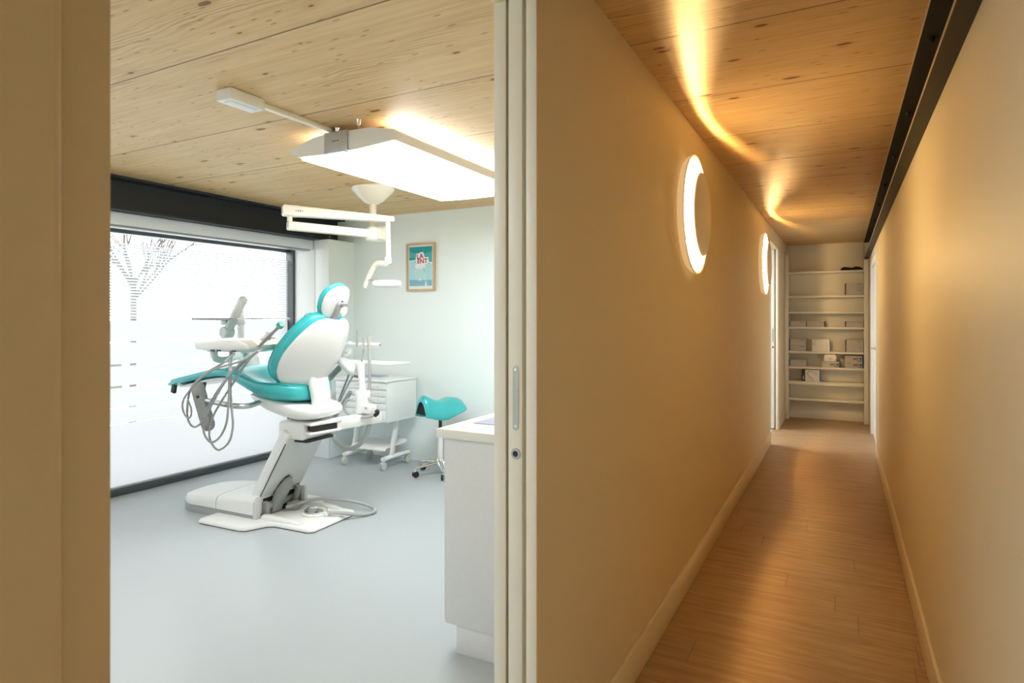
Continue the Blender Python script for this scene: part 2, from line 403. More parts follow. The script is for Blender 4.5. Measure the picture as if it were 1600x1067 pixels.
# window wall: strip above the glass, pier in the corner, piece before the second room
bm = bmesh.new(); box(bm, -5.62, -5.40, -.72, 10.5, 2.30, ZC); box(bm, -5.62, -5.40, -.72, -.35, 0, 2.30); box(bm, -5.62, -5.40, 4.945, 6.0, 0, 2.30); box(bm, -5.62, -5.40, 9.6, 10.5, 0, 2.30)
struct('wall_window', bm, 'mint')
bm = bmesh.new(); box(bm, -5.40, -4.846, 4.94, 5.31, 0, 2.345)
struct('wall_pier', bm, 'mint')
struct('trim_5', box(box(bmesh.new(), -5.40, -5.05, 4.928, 4.9405, 0, 2.345, .003), -5.045, -4.846, 4.932, 4.9405, 0, 2.345, .003), 'white_wall', smooth=40)
w1 = struct('window_1', box(bmesh.new(), -5.46, -5.385, -.35, 4.925, 0, .055, .004), 'alu', smooth=40)
obj('frame_stile', box(bmesh.new(), -5.46, -5.345, 4.90, 4.928, .055, 2.30, .003), 'alu', w1)
obj('frame_stile', box(bmesh.new(), -5.46, -5.385, -.35, -.30, .055, 2.30, .003), 'alu', w1)
obj('frame_rail', box(bmesh.new(), -5.46, -5.385, -.30, 4.90, 2.22, 2.30, .003), 'alu', w1)
obj('glazing_bead', box(bmesh.new(), -5.425, -5.405, -.30, 4.90, .055, .075, .003), 'silver', w1)
pn = obj('pane', B(-5.437, -5.431, -.30, 4.90, .055, 2.22), ('glass', 'film'), w1, 0)
for f in pn.data.polygons: f.material_index = 1 if f.normal.x > .5 else 0
w2 = struct('window_2', B(-5.46, -5.385, 6.0, 9.6, 0, .055), 'alu'); obj('pane', B(-5.437, -5.431, 6.0, 9.6, .055, 2.30), 'glass', w2, 0)
# steel beams under the ceiling
def ibeam(x0, x1, xw, y0, y1, m, edge):
    bm = bmesh.new(); box(bm, x0, x1, y0, y1, 2.590, ZC); box(bm, x0, x1, y0, y1, 2.343, 2.361); box(bm, xw-.006, xw+.006, y0, y1, 2.361, 2.590)
    return bm
b1 = struct('beam_1', ibeam(.267, .425, .372, -2.55, 10.30, 0, 0), 'steel_warm')
obj('flange_edge', box(B(.2655, .267, -2.55, 10.30, 2.592, 2.608), .2655, .267, -2.55, 10.30, 2.345, 2.359), 'bare', b1, 0)
for y in (.9, 1.9, 2.9, 3.9, 4.9, 5.9, 6.9, 7.9, 8.9):
    t = bmesh.new(); cyl(t, (.305, y, 2.590), (.305, y, 2.579), .013, 6); cyl(t, (.305, y, 2.579), (.305, y, 2.570), .007, 12); obj('bolt', t, 'steel', b1)
b2 = struct('beam_2', ibeam(-5.20, -4.96, -5.08, -.60, 5.30, 0, 0), 'steel')
for z in (2.41, 2.53): obj('bolt', cyl(bmesh.new(), (-5.074, 5.17, z), (-5.062, 5.17, z), .010, 8), 'silver', b2)

# roller blind above the window
rb = thing('roller_blind', 'white roller blind cassette with grey bottom bar above the wide window', 'blind', (-5.14, 3.0, 2.22))
obj('cassette', box(bmesh.new(), -5.20, -5.065, -.3, 4.922, 2.243, 2.342, .006), 'blind', rb)
obj('bottom_bar', box(bmesh.new(), -5.19, -5.085, -.25, 4.90, 2.226, 2.243, .004), 'grey', rb)
obj('end_cap', box(bmesh.new(), -5.20, -5.06, 4.922, 4.928, 2.24, 2.343, .002), 'silver', rb)

# ------------------------------------------------------------------ outside the window
g = struct('ground', B(-60, -5.63, -30, 60, -.2, -.06), 'pave')
tr = bmesh.new(); T0 = V((-9.0, 5.30, -.06))
random.seed(3)
def branch(bm, p, d, L, r, lev):
    q = p+d*L*.5+V((random.uniform(-.04, .04),)*3)*L; e = p+d*L
    tube(bm, [p, q, e], [r, r*.8, r*.62], 7, 3)
    if lev > 0:
        for k in range(4 if lev > 1 else 3):
            a = random.uniform(0, 6.28); sp = random.uniform(.35, .75)
            s = d.cross(V((0, 0, 1)) if abs(d.z) < .9 else V((1, 0, 0))).normalized(); u = d.cross(s)
            nd = (d+s*math.cos(a)*sp+u*math.sin(a)*sp+V((0, 0, .18))).normalized()
            branch(bm, p+(e-p)*random.uniform(.55, 1.0), nd, L*random.uniform(.55, .8), r*.55, lev-1)
tube(tr, [T0, T0+V((.02, 0, 1.2)), T0+V((0, .02, 2.15))], [.055, .042, .040], 9, 4)
for k in range(9):
    a = k*.7; d = V((math.cos(a)*.62, math.sin(a)*.62, .8)).normalized()
    branch(tr, T0+V((0, 0, 1.75+.045*k)), d, random.uniform(.7, 1.0), .020, 2)
tag(obj('bare_tree', tr, 'bark'), 'bare leafless tree standing outside behind the striped window', 'tree')
hg = bmesh.new()
for k in range(6):
    y = 6.9+k*.13; tube(hg, [(-13.6+random.uniform(-.1, .1), y, -.06), (-13.6, y, .4), (-13.6, y+.05, .85+random.uniform(-.1, .1))], [.22, .26, .1], 7, 2)
tag(obj('hedge', hg, 'hedge'), 'low dark hedge outside beyond the striped window', 'hedge')
po = bmesh.new(); pb = at(366, 470, 9.6); pt = at(381, 402, 9.6)
cyl(po, (pb.x, 9.6, -.06), (pb.x, 9.6, 1.93), .045, 12); cyl(po, (pt.x, 9.6, 1.90), (pt.x, 9.6, 2.45), .045, 12); box(po, pb.x-.05, pt.x+.05, 9.56, 9.64, 1.87, 1.95, .01)
tag(obj('street_post', po, 'grey'), 'thin grey cranked post outside behind the striped window', 'post')

# ------------------------------------------------------------------ dental chair
CH = thing('dental_chair', 'turquoise upholstered dental chair with white shells on a slanted white lift', 'dental chair', (-3.70, 3.37, 0), R(3))
CHM = lmat(CH)
def cw(u, w, z): return CHM @ V((u, w, z))       # chair axes: u foot-to-head, w across, z up
def L_(name, bm, m, parent=CH, smooth=40): return obj(name, bm, m, parent, smooth, local=True)
# floor plate
pts = [(-.50, -.40), (-.47, -.425), (-.06, -.425), (-.02, -.41), (.05, -.275), (.10, -.25), (.40, -.25), (.435, -.22), (.435, .22), (.40, .25), (.10, .25), (.05, .275), (-.02, .41), (-.06, .425), (-.47, .425), (-.50, .40)]
fp = bmesh.new()
loft(fp, [[(x, y, .007) for x, y in pts], [(x, y, .014) for x, y in pts], [(x*.985-.0005, y*.975, .028) for x, y in pts], [(x*.95-.002, y*.93, .033) for x, y in pts]])
L_('floor_plate', fp, 'white', smooth=50)
fp = bmesh.new(); loft(fp, [[(x*.99, y*.985, z) for x, y in pts] for z in (0, .007)]); L_('contact_layer', fp, 'dark')  # dark layer below the plate, put in for a dark contact line
for s in (-1, 1):
    t = bmesh.new(); pad(t, [(V((u, s*.205, .03)), (0, 0, 1), hw, th, 0) for u, hw, th in ((-.06, .03, .03), (.0, .032, .038), (.12, .028, .03), (.25, .024, .022), (.30, .018, .012))], (0, 1, 0), 20, 3)
    L_('plate_rail', t, 'white')
# motor cover with a grey skirt
def cover(bm, u0, u1, z0f, z1f, inset, w0=.255):
    rings = []
    N = 18
    for i in range(N+1):
        f = i/N; u = u0+(u1-u0)*f
        hw = w0*(min(1, .62+.38*math.sin(min(1, max(0, u+.965)/.22)*math.pi/2)))
        zt = z1f(u); rings.append([V((u, a*(hw-inset), b)) for a, b in ((-1, z0f), (-1, max(z0f+.004, zt-.045)), (-.965, zt-.02), (-.90, zt-.005), (-.6, zt+.004), (0, zt+.008), (.6, zt+.004), (.90, zt-.005), (.965, zt-.02), (1, max(z0f+.004, zt-.045)), (1, z0f))])
    loft(bm, rings); return bm
ztop = lambda u: .115+.075*max(0, min(1, (u+.965)/.83))-.05*max(0, min(1, (-.90-u)/.07))
sk = bmesh.new(); cover(sk, -.965, -.105, 0.0, lambda u: .070, .0); L_('base_skirt', sk, 'skirt')
t = bmesh.new(); cover(t, -.97, -.50, .060, ztop, -.003); L_('base_cover', t, 'white')
t = bmesh.new(); cover(t, -.492, -.105, .060, ztop, -.003); L_('base_cover', t, 'white')
for w0_, w1_ in ((-.262, -.215), (.215, .262)): L_('hinge_bracket', box(bmesh.new(), -.112, -.075, w0_, w1_, .005, .165, .010), 'shade')
# slanted lift
A0, A1 = V((-.185, 0, .12)), V((.150, 0, .672)); ax = (A1-A0).normalized(); nx = V((ax.z, 0, -ax.x))
def slab(n0, n1, w, s0, s1, bev):
    bm = bmesh.new(); c = A0+ax*((s0+s1)/2)+nx*((n0+n1)/2); obox(bm, c, ax, (0, 1, 0), nx, (s1-s0)/2, w, (n1-n0)/2, bev, 3); return bm
Ls = (A1-A0).length
L_('lift_cover', slab(-.05, .035, .205, .03, Ls, .022), 'white')
fcv = bmesh.new()                                            # rear plate with the arched cut-out
def fp_(s, w, n): return A0+ax*s+V((0, w, 0))+nx*n
arch = [(-.191, .10), (-.191, Ls-.03), (.191, Ls-.075), (.191, .13), (.13, .105), (.045, .09)]
ar = [(.045, .17), (.030, .225), (.0, .25), (-.035, .245), (-.06, .205), (-.075, .15), (-.085, .09)]
prism(fcv, [fp_(s, w, .037) for w, s in arch+ar], nx*.010)
L_('lift_rear_plate', fcv, 'shade')
t = bmesh.new(); obox(t, A0+ax*(.04+(Ls-.115)/2)+nx*.0350, ax, (0, 1, 0), nx, (Ls-.115)/2, .1965, .0022); obox(t, A0+ax*.17+nx*.030, ax, (0, 1, 0), nx, .15, .17, .008); L_('lift_recess', t, 'dark')
t = bmesh.new(); pad(t, [(V((-.10, -.055, .035)), (1, 0, .3), .052, .03, 0), (V((-.085, -.055, .10)), (1, 0, .1), .05, .04, 0), (V((-.045, -.045, .19)), (1, 0, -.4), .045, .045, 0), (V((.005, -.030, .27)), (1, 0, -.6), .034, .035, 0), (V((.02, -.02, .30)), (1, 0, -.7), .012, .012, 0)], (0, 1, 0), 20, 2.6); L_('cylinder_fairing', t, 'grey')
t = bmesh.new()
cyl(t, (-.13, -.13, .03), (-.13, -.13, .17), .016, 16); cyl(t, (-.10, -.17, .10), (-.10, .17, .10), .028, 18); cyl(t, (-.07, .10, .05), (-.02, .10, .20), .022, 16); cyl(t, (-.05, .03, .06), (.02, .06, .07), .035, 16)
box(t, -.17, -.06, -.18, -.14, .03, .14, .008); box(t, -.17, -.03, .14, .18, .03, .18, .008)
L_('lift_mechanism', t, 'grey')
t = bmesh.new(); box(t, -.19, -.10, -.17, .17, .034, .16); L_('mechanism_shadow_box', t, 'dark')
# neck block and swivel
t = bmesh.new(); box(t, .03, .275, -.165, .165, .615, .748, .03, 3); L_('swivel_block', t, 'white')
t = bmesh.new(); box(t, .08, .285, -.13, .15, .596, .618, .006); L_('swivel_bracket', t, 'dark')
t = bmesh.new(); cyl(t, (.15, 0, .744), (.15, 0, .78), .12, 32); L_('swivel_ring', t, 'grey')
# seat shell
t = bmesh.new()
pad(t, [(V((u, 0, (zt+zb)/2)), (0, 0, 1), hw, (zt-zb)/2, bd) for u, zt, zb, hw, bd in
        ((-.25, .925, .915, .10, 0), (-.22, .935, .885, .18, .02), (-.15, .925, .838, .215, .03), (-.04, .90, .790, .23, .035), (.10, .885, .762, .235, .03), (.22, .875, .752, .23, .02), (.31, .868, .762, .205, .01), (.36, .855, .782, .165, 0), (.375, .835, .80, .11, 0))], (0, 1, 0), 36, 3.2)
L_('seat_shell', t, 'white', smooth=60)
# seat and leg rest cushion, one upholstered body
prof = [(.255, .955, .10, .020, 0), (.245, .955, .155, .05, .01), (.20, .955, .225, .066, .03), (.13, .950, .268, .072, .045), (.03, .945, .290, .073, .05), (-.08, .955, .291, .070, .05), (-.18, .990, .286, .062, .045), (-.29, 1.038, .280, .052, .03), (-.37, 1.074, .274, .045, .015), (-.44, 1.088, .268, .040, .005), (-.52, 1.086, .265, .036, 0), (-.66, 1.068, .258, .032, -.005), (-.82, 1.036, .248, .029, -.005), (-.94, 1.010, .238, .027, 0), (-1.06, .984, .220, .026, 0), (-1.13, .968, .190, .025, 0), (-1.17, .958, .14, .020, 0), (-1.185, .955, .08, .010, 0)]
fr = []
for i, (u, z, hw, th, bd) in enumerate(prof):
    a = prof[max(0, i-1)]; b = prof[min(len(prof)-1, i+1)]; d = V((b[0]-a[0], 0, b[1]-a[1]))
    n_ = V((-d.z, 0, d.x)); n_ = n_ if n_.z > 0 else -n_
    fr.append((V((u, 0, z)), n_, hw, th, bd))
t = bmesh.new(); pad(t, fr, (0, 1, 0), 40, 3.2); SEAT = L_('seat_cushion', t, 'teal', smooth=70)
for s in (-1, 1):
    tb = bmesh.new(); tube(tb, [c+V((0, s*hw*.955, 0))+n_.normalized()*(th*.62+bd*.9) for c, n_, hw, th, bd in fr[2:15]], .0045, 6, 3); L_('piping', tb, 'teal', SEAT)
ls = [(-.42, 1.035, .215, .018), (-.50, 1.038, .22, .022), (-.66, 1.018, .21, .022), (-.85, .978, .195, .018), (-1.02, .950, .17, .012), (-1.10, .938, .10, .006)]
t = bmesh.new(); pad(t, [(V((u, 0, z)), (.2, 0, 1), hw, th, 0) for u, z, hw, th in ls], (0, 1, 0), 28, 3); L_('leg_rest_shell', t, 'white', smooth=60)
for u, w, z in ((-1.11, -.15, .925), (-.72, -.19, .975)):
    t = bmesh.new(); obox(t, (u, w, z), (1, 0, -.25), (0, 1, 0), (.25, 0, 1), .022, .012, .034, .005); L_('cover_clip', t, 'dark')
# backrest: a runs up the back, n points to the rear
P0 = V((.150, 0, .972)); P1 = V((.450, 0, 1.492)); a = (P1-P0).normalized(); nb = V((a.z, 0, -a.x)); LB = (P1-P0).length
hwp = [(-.02, .10), (0.0, .165), (.05, .215), (.12, .258), (.22, .292), (.34, .308), (.46, .308), (.58, .294), (.70, .268), (.81, .232), (.90, .192), (.96, .150), (.995, .095)]
def crv(s): return .05*math.sin(max(0, min(1, s))*math.pi)          # slight fore-aft curve of the back
fr = []
for s, hw in hwp:
    ee = min(1, (s+.03)/.1)*min(1, (1.005-s)/.08); th = .012+.036*max(0.02, ee)**.5
    fr.append((P0+a*(s*LB)+nb*(crv(s)-.005), nb, hw*.975, th*.62, -.115))
t = bmesh.new(); pad(t, fr, (0, 1, 0), 40, 2.8)
for v in t.verts:                                               # spine swelling towards the bracket
    q = v.co-P0; s = q.dot(a)/LB
    if q.dot(nb) > crv(s)-.06: v.co += nb*(.072*math.exp(-(v.co.y/.062)**2)*max(0, 1-s*.72))
L_('backrest_shell', t, 'white', smooth=70)
fr = []
for s, hw in hwp:
    ee = min(1, (s+.03)/.1)*min(1, (1.005-s)/.08); th = .016+.034*max(0.02, ee)**.5
    fr.append((P0+a*(s*LB*1.015)+nb*(crv(s)-.072), nb, hw*1.0+.012, th, -.105))
t = bmesh.new(); pad(t, fr, (0, 1, 0), 40, 3.4); BC = L_('backrest_cushion', t, 'teal', smooth=70)
for off in (-.094,):
    tb = bmesh.new(); ring = []
    for side in (-1, 1):
        pts_ = []
        for s, hw in hwp[2:12]:
            w = (hw+.012)*.985; pts_.append(P0+a*(s*LB*1.015)+nb*(crv(s)+off-.105*(w/.32)**2)+V((0, side*w, 0)))
        ring += pts_ if side < 0 else pts_[::-1]
    tube(tb, ring, .004, 6, 3); L_('piping', tb, 'teal', BC)
t = bmesh.new()
pad(t, [(V((u, 0, z)), (1, 0, k), hw, th, -.015) for u, z, k, hw, th in ((.305, .855, 0, .085, .022), (.31, .90, 0, .088, .028), (.30, .96, .2, .09, .030), (.285, 1.03, .35, .095, .030), (.275, 1.09, .3, .085, .026))], (0, 1, 0), 24, 3.6)
L_('backrest_bracket', t, 'white', smooth=60)
# headrest
ah = V((.42, 0, .907)).normalized(); nh = V((ah.z, 0, -ah.x)); H0 = V((.452, 0, 1.612))
hh = [(-1.0, .30), (-.94, .55), (-.80, .76), (-.5, .93), (-.15, 1.0), (.2, .99), (.5, .90), (.78, .68), (.93, .44), (1.0, .2)]
t = bmesh.new(); pad(t, [(H0+ah*(k*.130)+nh*(.0), nh, w*.126, .010+.017*math.sqrt(max(0, 1-k*k)), -.025) for k, w in hh], (0, 1, 0), 32, 2.5); HS = L_('headrest_shell', t, 'white', smooth=70)
t = bmesh.new(); pad(t, [(H0+ah*(k*.137)-nh*(.036), nh, w*.134, .010+.020*math.sqrt(max(0, 1-k*k)), -.022) for k, w in hh], (0, 1, 0), 32, 2.8); L_('headrest_cushion', t, 'teal', smooth=70)
t = bmesh.new(); obox(t, H0-ah*.085+nh*.040+V((0, -.022, 0)), ah, (0, 1, 0), nh, .095, .018, .012, .005); obox(t, H0-ah*.000+nh*.040+V((0, .012, 0)), ah, (0, 1, 0), nh, .018, .042, .012, .005); L_('headrest_bracket', t, 'grey')
t = bmesh.new(); c = H0-ah*.045+nh*.030+V((0, .030, 0)); cyl(t, c, c+nh*.034, .038, 28, .036, .006); L_('headrest_knob', t, 'white')
t = bmesh.new(); c = H0+ah*.02+nh*.026+V((0, .01, 0)); cyl(t, c, c+nh*.006, .007, 12); L_('screw_cap', t, 'dark')
# armrest swung down
t = bmesh.new(); tube(t, [at(305, 622, 2.88), at(330, 627, 2.88), at(365, 634, 2.89), at(388, 634, 2.98), at(404, 629, 3.12)], .019, 14, 5)
ARM = obj('armrest_tube', t, 'brushed', CH); 
p, q = at(309, 606, 2.87), at(325, 663, 2.87); d = (q-p); ad = d.normalized(); sd = V((.92, .28, 0)); sd = (sd-ad*sd.dot(ad)).normalized(); nd = ad.cross(sd)
t = bmesh.new(); poly = []
for k in range(13): b_ = math.pi*k/12; poly.append(p-ad*.052*math.sin(b_)*.9+sd*.047*math.cos(b_))
for k in range(13): b_ = math.pi+math.pi*k/12; poly.append(q-ad*.052*math.sin(b_)*.9+sd*.047*math.cos(b_))
prism(t, [v-nd*.022 for v in poly], nd*.044, .012, 3); AR = obj('armrest', t, 'grey', CH)
t = bmesh.new(); m_ = p*.62+q*.38
prism(t, [(v-(p+q)/2)*.80+(p+q)/2+(nd if nd.y < 0 else -nd)*.0225 for v in poly], (nd if nd.y < 0 else -nd)*.003); obj('armrest_inlay', t, 'rubber', AR)
for f in (.25, .85):
    c = p+d*f+(nd if nd.y < 0 else -nd)*.024; obj('screw', cyl(bmesh.new(), c, c+(nd if nd.y < 0 else -nd)*.006, .010, 14), 'dark', AR)

# foot control on the floor plate
fc = thing('foot_control', 'round silver foot pedal on a white base with grey cord behind the chair lift', 'foot pedal', (-3.49, 3.42, .034))
c0 = V((-3.49, 3.42, .0335))
obj('pedal_base', lathe(bmesh.new(), c0, (0, 0, 1), [(0, 0), (.10, 0), (.102, .012), (.094, .020), (0, .022)], 36), 'white', fc)
obj('pedal_disc', lathe(bmesh.new(), c0, (0, 0, 1), [(0, .022), (.080, .022), (.084, .030), (.060, .046), (.02, .053), (0, .054)], 36), 'chrome', fc)
t = bmesh.new(); box(t, -3.42, -3.36, 3.395, 3.445, .034, .062, .01); obj('pedal_toe', t, 'white', fc)
t = bmesh.new(); tube(t, [c0+V((.11, .0, .022)), V((-3.27, 3.47, .055)), V((-3.20, 3.60, .018)), V((-3.17, 3.70, .018)), V((-3.25, 3.76, .03)), V((-3.42, 3.68, .075)), V((-3.58, 3.52, .105)), V((-3.74, 3.36, .06))], .014, 10, 8); obj('cord', t, 'hose', fc)

# ------------------------------------------------------------------ delivery unit (instrument tray over the seat)
DU = thing('delivery_unit', 'white dental instrument tray with grey hoses hanging beside the turquoise seat', 'instrument tray', (-4.78, 3.78, .95))
t = bmesh.new()
X0, X1 = -4.29, -3.62
pad(t, [(V((X0+(X1-X0)*f, 3.10, z)), (0, 0, 1), hw, th, 0) for f, z, hw, th in ((0, 1.30, .07, .012), (.02, 1.30, .11, .028), (.08, 1.30, .145, .040), (.25, 1.302, .165, .048), (.6, 1.304, .175, .051), (.80, 1.303, .175, .049), (.90, 1.302, .17, .038), (.96, 1.295, .155, .022), (.985, 1.29, .12, .010))], (0, 1, 0), 36, 3.4)
TR = obj('tray_body', t, 'white', DU, 60)
t = bmesh.new(); prism(t, [(-3.80, 2.95, 1.335), (-3.62, 2.95, 1.352), (-3.55, 2.95, 1.315), (-3.60, 2.95, 1.290), (-3.72, 2.95, 1.285)], (0, .30, 0), .008); obj('instrument_holder', t, 'ivory', DU)
for k, (bx, by, ex, ey, yy) in enumerate(((405, 541, 436, 510, 2.97), (403, 538, 418, 520, 3.03), (408, 541, 424, 526, 3.09), (410, 542, 421, 521, 3.15), (413, 543, 429, 528, 3.21))):
    b_, e_ = at(bx, by, yy), at(ex, ey, yy); d = e_-b_
    t = bmesh.new(); tube(t, [b_, b_+d*.45, b_+d*.8, e_], [.011, .013, .010, .012], 10, 3)
    h = obj('handpiece', t, 'brushed' if k % 2 else 'grey', DU)
    if k == 0:
        t = bmesh.new(); obox(t, e_+d.normalized()*.012, d, (0, 1, 0), d.cross(V((0, 1, 0))), .018, .016, .020, .004); obj('tip_guard', t, 'green', h)
        t = bmesh.new(); c = e_+d.normalized()*.012+V((0, -.017, 0)); cyl(t, c, c+V((0, -.002, 0)), .004, 10); obj('guard_hole', t, 'dark', h)
for dx, dz in ((-4.03, 0), (-3.80, 0), (-3.96, 0)):
    t = bmesh.new(); box(t, dx, dx+.035, 2.930, 2.940, 1.262, 1.272); obj('socket', t, 'dark', TR)
obj('post', cyl(bmesh.new(), (-4.78, 3.78, .95), (-4.78, 3.78, 1.56), .027, 20, None, .006), 'white', DU)
t = bmesh.new(); tube(t, [(-4.22, 3.10, 1.262), (-4.215, 3.10, 1.205), (-4.22, 3.16, 1.178), (-4.27, 3.30, 1.185), (-4.45, 3.52, 1.20), (-4.70, 3.74, 1.21), (-4.78, 3.78, 1.21)], [.030, .026, .024, .024, .026, .026, .03], 14, 5); obj('tray_arm', t, 'white', DU)
t = bmesh.new(); cyl(t, (-4.22, 3.10, 1.248), (-4.22, 3.10, 1.262), .046, 24); obj('pivot', t, 'grey', DU)
t = bmesh.new(); tube(t, [(-4.78, 3.78, .975), (-4.6, 3.76, .965), (-4.2, 3.66, .95), (-3.86, 3.52, .90)], .026, 14, 5); obj('carrier_arm', t, 'white', DU)
t = bmesh.new(); box(t, -5.00, -4.42, 3.46, 3.72, 1.488, 1.500, .004); US = obj('side_shelf', t, 'shade', DU)
t = bmesh.new(); box(t, -5.00, -4.42, 3.452, 3.46, 1.482, 1.503, .003); obj('shelf_rim', t, 'grey', US)
t = bmesh.new(); box(t, -4.46, -4.18, 3.60, 3.80, 1.492, 1.502, .003); obj('shelf_leaf', t, 'shade', DU)
t = bmesh.new(); box(t, -4.815, -4.74, 3.60, 3.80, 1.44, 1.488, .01); obj('shelf_bracket', t, 'shade', DU)
p, q = at(355, 519, 3.62), at(379, 470, 3.62); d = (q-p).normalized(); n2 = d.cross(V((0, 1, 0)))
t = bmesh.new(); obox(t, (p+q)/2, d, (0, 1, 0), n2, (q-p).length/2+.035, .035, .030, .022, 3); DA = obj('display_arm', t, 'shade', DU)
t = bmesh.new(); c = p-V((0, .045, 0)); cyl(t, c, c+V((0, .09, 0)), .050, 32, None, .006); obj('arm_joint', t, 'shade', DA)
t = bmesh.new(); c = V((-4.46, 3.62, 1.155)); lathe(t, c, (0, 0, 1), [(0, -.055), (.075, -.055), (.078, -.045), (.055, .055), (.03, .06), (0, .06)], 28); obj('hose_funnel', t, 'frost', DU)
t = bmesh.new(); tube(t, [(-4.46, 3.62, 1.2), (-4.30, 3.40, 1.26), (-4.05, 3.20, 1.27)], .018, 10); obj('funnel_arm', t, 'white', DU)
HY_ = 2.80
def hose(pl, r=.0075, m='rubber', Y=HY_, ends=None):
    pts = [at(x, y, Y if not ends else Y+(ends if i in (0, len(pl)-1) else 0)) for i, (x, y) in enumerate(pl)]
    t = bmesh.new(); tube(t, pts, r, 8, 5); return obj('hose', t, m, DU)
hose([(360, 549), (358.5, 575), (358, 605), (356.8, 632), (353.5, 662), (343, 683), (330, 691), (320.5, 681), (317.5, 665), (322, 644), (334, 620), (358, 587), (385, 563), (402, 547)], ends=.16)
hose([(362, 549), (361, 575), (360.2, 605), (362.5, 644), (364, 665), (358, 690), (342, 703), (331, 693), (327, 677), (332, 653), (343, 632), (364, 599), (389, 562), (406, 547)], ends=.16, Y=2.83)
hose([(366, 552), (350, 566), (328, 579), (310, 593), (297, 610), (292.5, 640), (295, 659), (304, 667), (316, 659), (325, 644), (334, 626), (356, 590), (384, 560), (409, 546)], ends=.16, Y=2.78)
hose([(404, 548), (380, 563), (340, 575), (318, 588), (300, 606), (288, 622), (285, 636), (290, 650), (297, 652), (299, 640), (294, 626)], r=.006, Y=2.76)

# ------------------------------------------------------------------ assistant unit
AU = thing('assistant_unit', 'white jointed arm with suction tubes and looping grey hose behind the backrest', 'suction arm', (-3.27, 3.69, .70))
e0, e1 = V((-3.395, 3.24, .706)), V((-3.20, 3.80, .730))
t = bmesh.new(); beam_box(t, V((-3.335, 3.45, .712)), e1, .09, .085, .012); obj('lower_arm', t, 'white', AU)
t = bmesh.new(); beam_box(t, e0+V((0, 0, .030)), V((-3.32, 3.48, .744)), .10, .022, .008); beam_box(t, e0-V((0, 0, .036)), V((-3.32, 3.48, .678)), .10, .020, .008); obj('arm_clevis', t, 'white', AU)
t = bmesh.new(); beam_box(t, V((-3.388, 3.262, .707)), V((-3.335, 3.455, .710)), .080, .046); obj('arm_joint', t, 'dark', AU)
cB = V((-3.265, 3.69, .77))
t = bmesh.new(); lathe(t, cB, (-.05, 0, 1), [(0, 0), (.062, 0), (.064, .02), (.056, .10), (.058, .165), (.054, .172), (0, .172)], 28); obj('socket_column', t, 'white', AU)
t = bmesh.new(); lathe(t, cB+V((-.008, 0, .165)), (-.12, 0, 1), [(0, 0), (.030, 0), (.024, .08), (.030, .17), (.040, .22), (0, .23)], 24); obj('neck', t, 'white', AU)
t = bmesh.new(); tube(t, [at(557, 582, 3.70), at(549, 577, 3.71), at(538, 567, 3.74), at(524, 558, 3.78), at(510, 552, 3.8)], [.028, .050, .048, .042, .035], 16, 5, .8); obj('elbow', t, 'white', AU, 60)
t = bmesh.new(); tube(t, [at(520, 553, 3.80), at(532, 553, 3.78), at(541, 548, 3.77), at(546, 540, 3.76)], [.045, .050, .038, .02], 16, 5); obj('holder_knuckle', t, 'white', AU, 60)
t = bmesh.new(); tube(t, [at(546, 551, 3.76), at(540, 545, 3.76), at(548, 536, 3.75)], [.02, .03, .02], 12, 4); obj('knuckle_cap', t, 'white', AU, 60)
t = bmesh.new(); cyl(t, at(538, 538.5, 3.75), at(593, 539, 3.75), .018, 20, None, .004); HB = obj('holder_bar', t, 'white', AU)
t = bmesh.new(); cyl(t, at(593, 539, 3.75), at(594, 539, 3.75), .011, 16); obj('bar_end', t, 'grey', HB)
for px, y0, y1, r, m in ((558, 515, 542, .010, 'brushed'), (568, 529, 545, .013, 'chrome'), (577, 523, 548, .015, 'chrome')):
    t = bmesh.new(); cyl(t, at(px, y1, 3.735), at(px, y0, 3.735), r, 14, r*.8, .002); obj('suction_tip', t, m, AU)
t = bmesh.new(); tube(t, [at(577, 548, 3.72), at(577.5, 580, 3.72), at(577, 625, 3.74)], .013, 10, 5); obj('suction_tube', t, 'hose', AU)
t = bmesh.new(); tube(t, [at(568, 545, 3.735), at(566, 560, 3.735), at(562, 580, 3.74), at(556, 588, 3.74)], .006, 8, 5); obj('air_hose', t, 'hose', AU)
t = bmesh.new(); tube(t, [at(565, 571, 3.78), at(565, 612, 3.78)], .022, 14, 0); obj('canister_pole', t, 'hose', AU)
t = bmesh.new(); tube(t, [at(565, 568, 3.775), at(565, 577, 3.775)], .024, 14, 0); obj('pole_collar', t, 'grey', AU)
t = bmesh.new(); a0, a1 = at(553, 566, 3.85), at(625, 566, 3.85); box(t, a0.x, a1.x, 3.72, 3.98, 1.140, 1.152, .005); ST = obj('side_tray', t, 'white', AU)
t = bmesh.new(); box(t, a0.x, a0.x+.16, 3.715, 3.73, 1.125, 1.172, .005); obj('tray_clamp', t, 'white', ST)
t = bmesh.new(); beam_box(t, at(513, 593, 3.82), at(531, 574, 3.79), .03, .045, .008); obj('support_strut', t, 'grey', AU)
def ah_(pl, r, m, Y):
    t = bmesh.new(); tube(t, [at(x, y, Y) for x, y in pl], r, 10, 6); return obj('hose', t, m, AU)
ah_([(548, 612), (538, 628), (527, 645), (519, 661), (520, 680), (531, 694), (547, 700.5), (562, 694), (572, 680), (577, 663)], .018, 'hose', 3.72)
ah_([(551, 588), (541, 606), (530, 628), (523, 645), (519, 655)], .008, 'hose', 3.70)
ah_([(545, 586), (537, 606), (529, 628), (528, 637), (534, 634)], .008, 'rubber', 3.73)
ah_([(547, 623), (540, 628), (538, 638), (546, 648), (566, 652), (582, 650), (589, 645)], .010, 'hose', 3.62)
ah_([(568, 618), (577, 623), (583, 628)], .010, 'hose', 3.69)
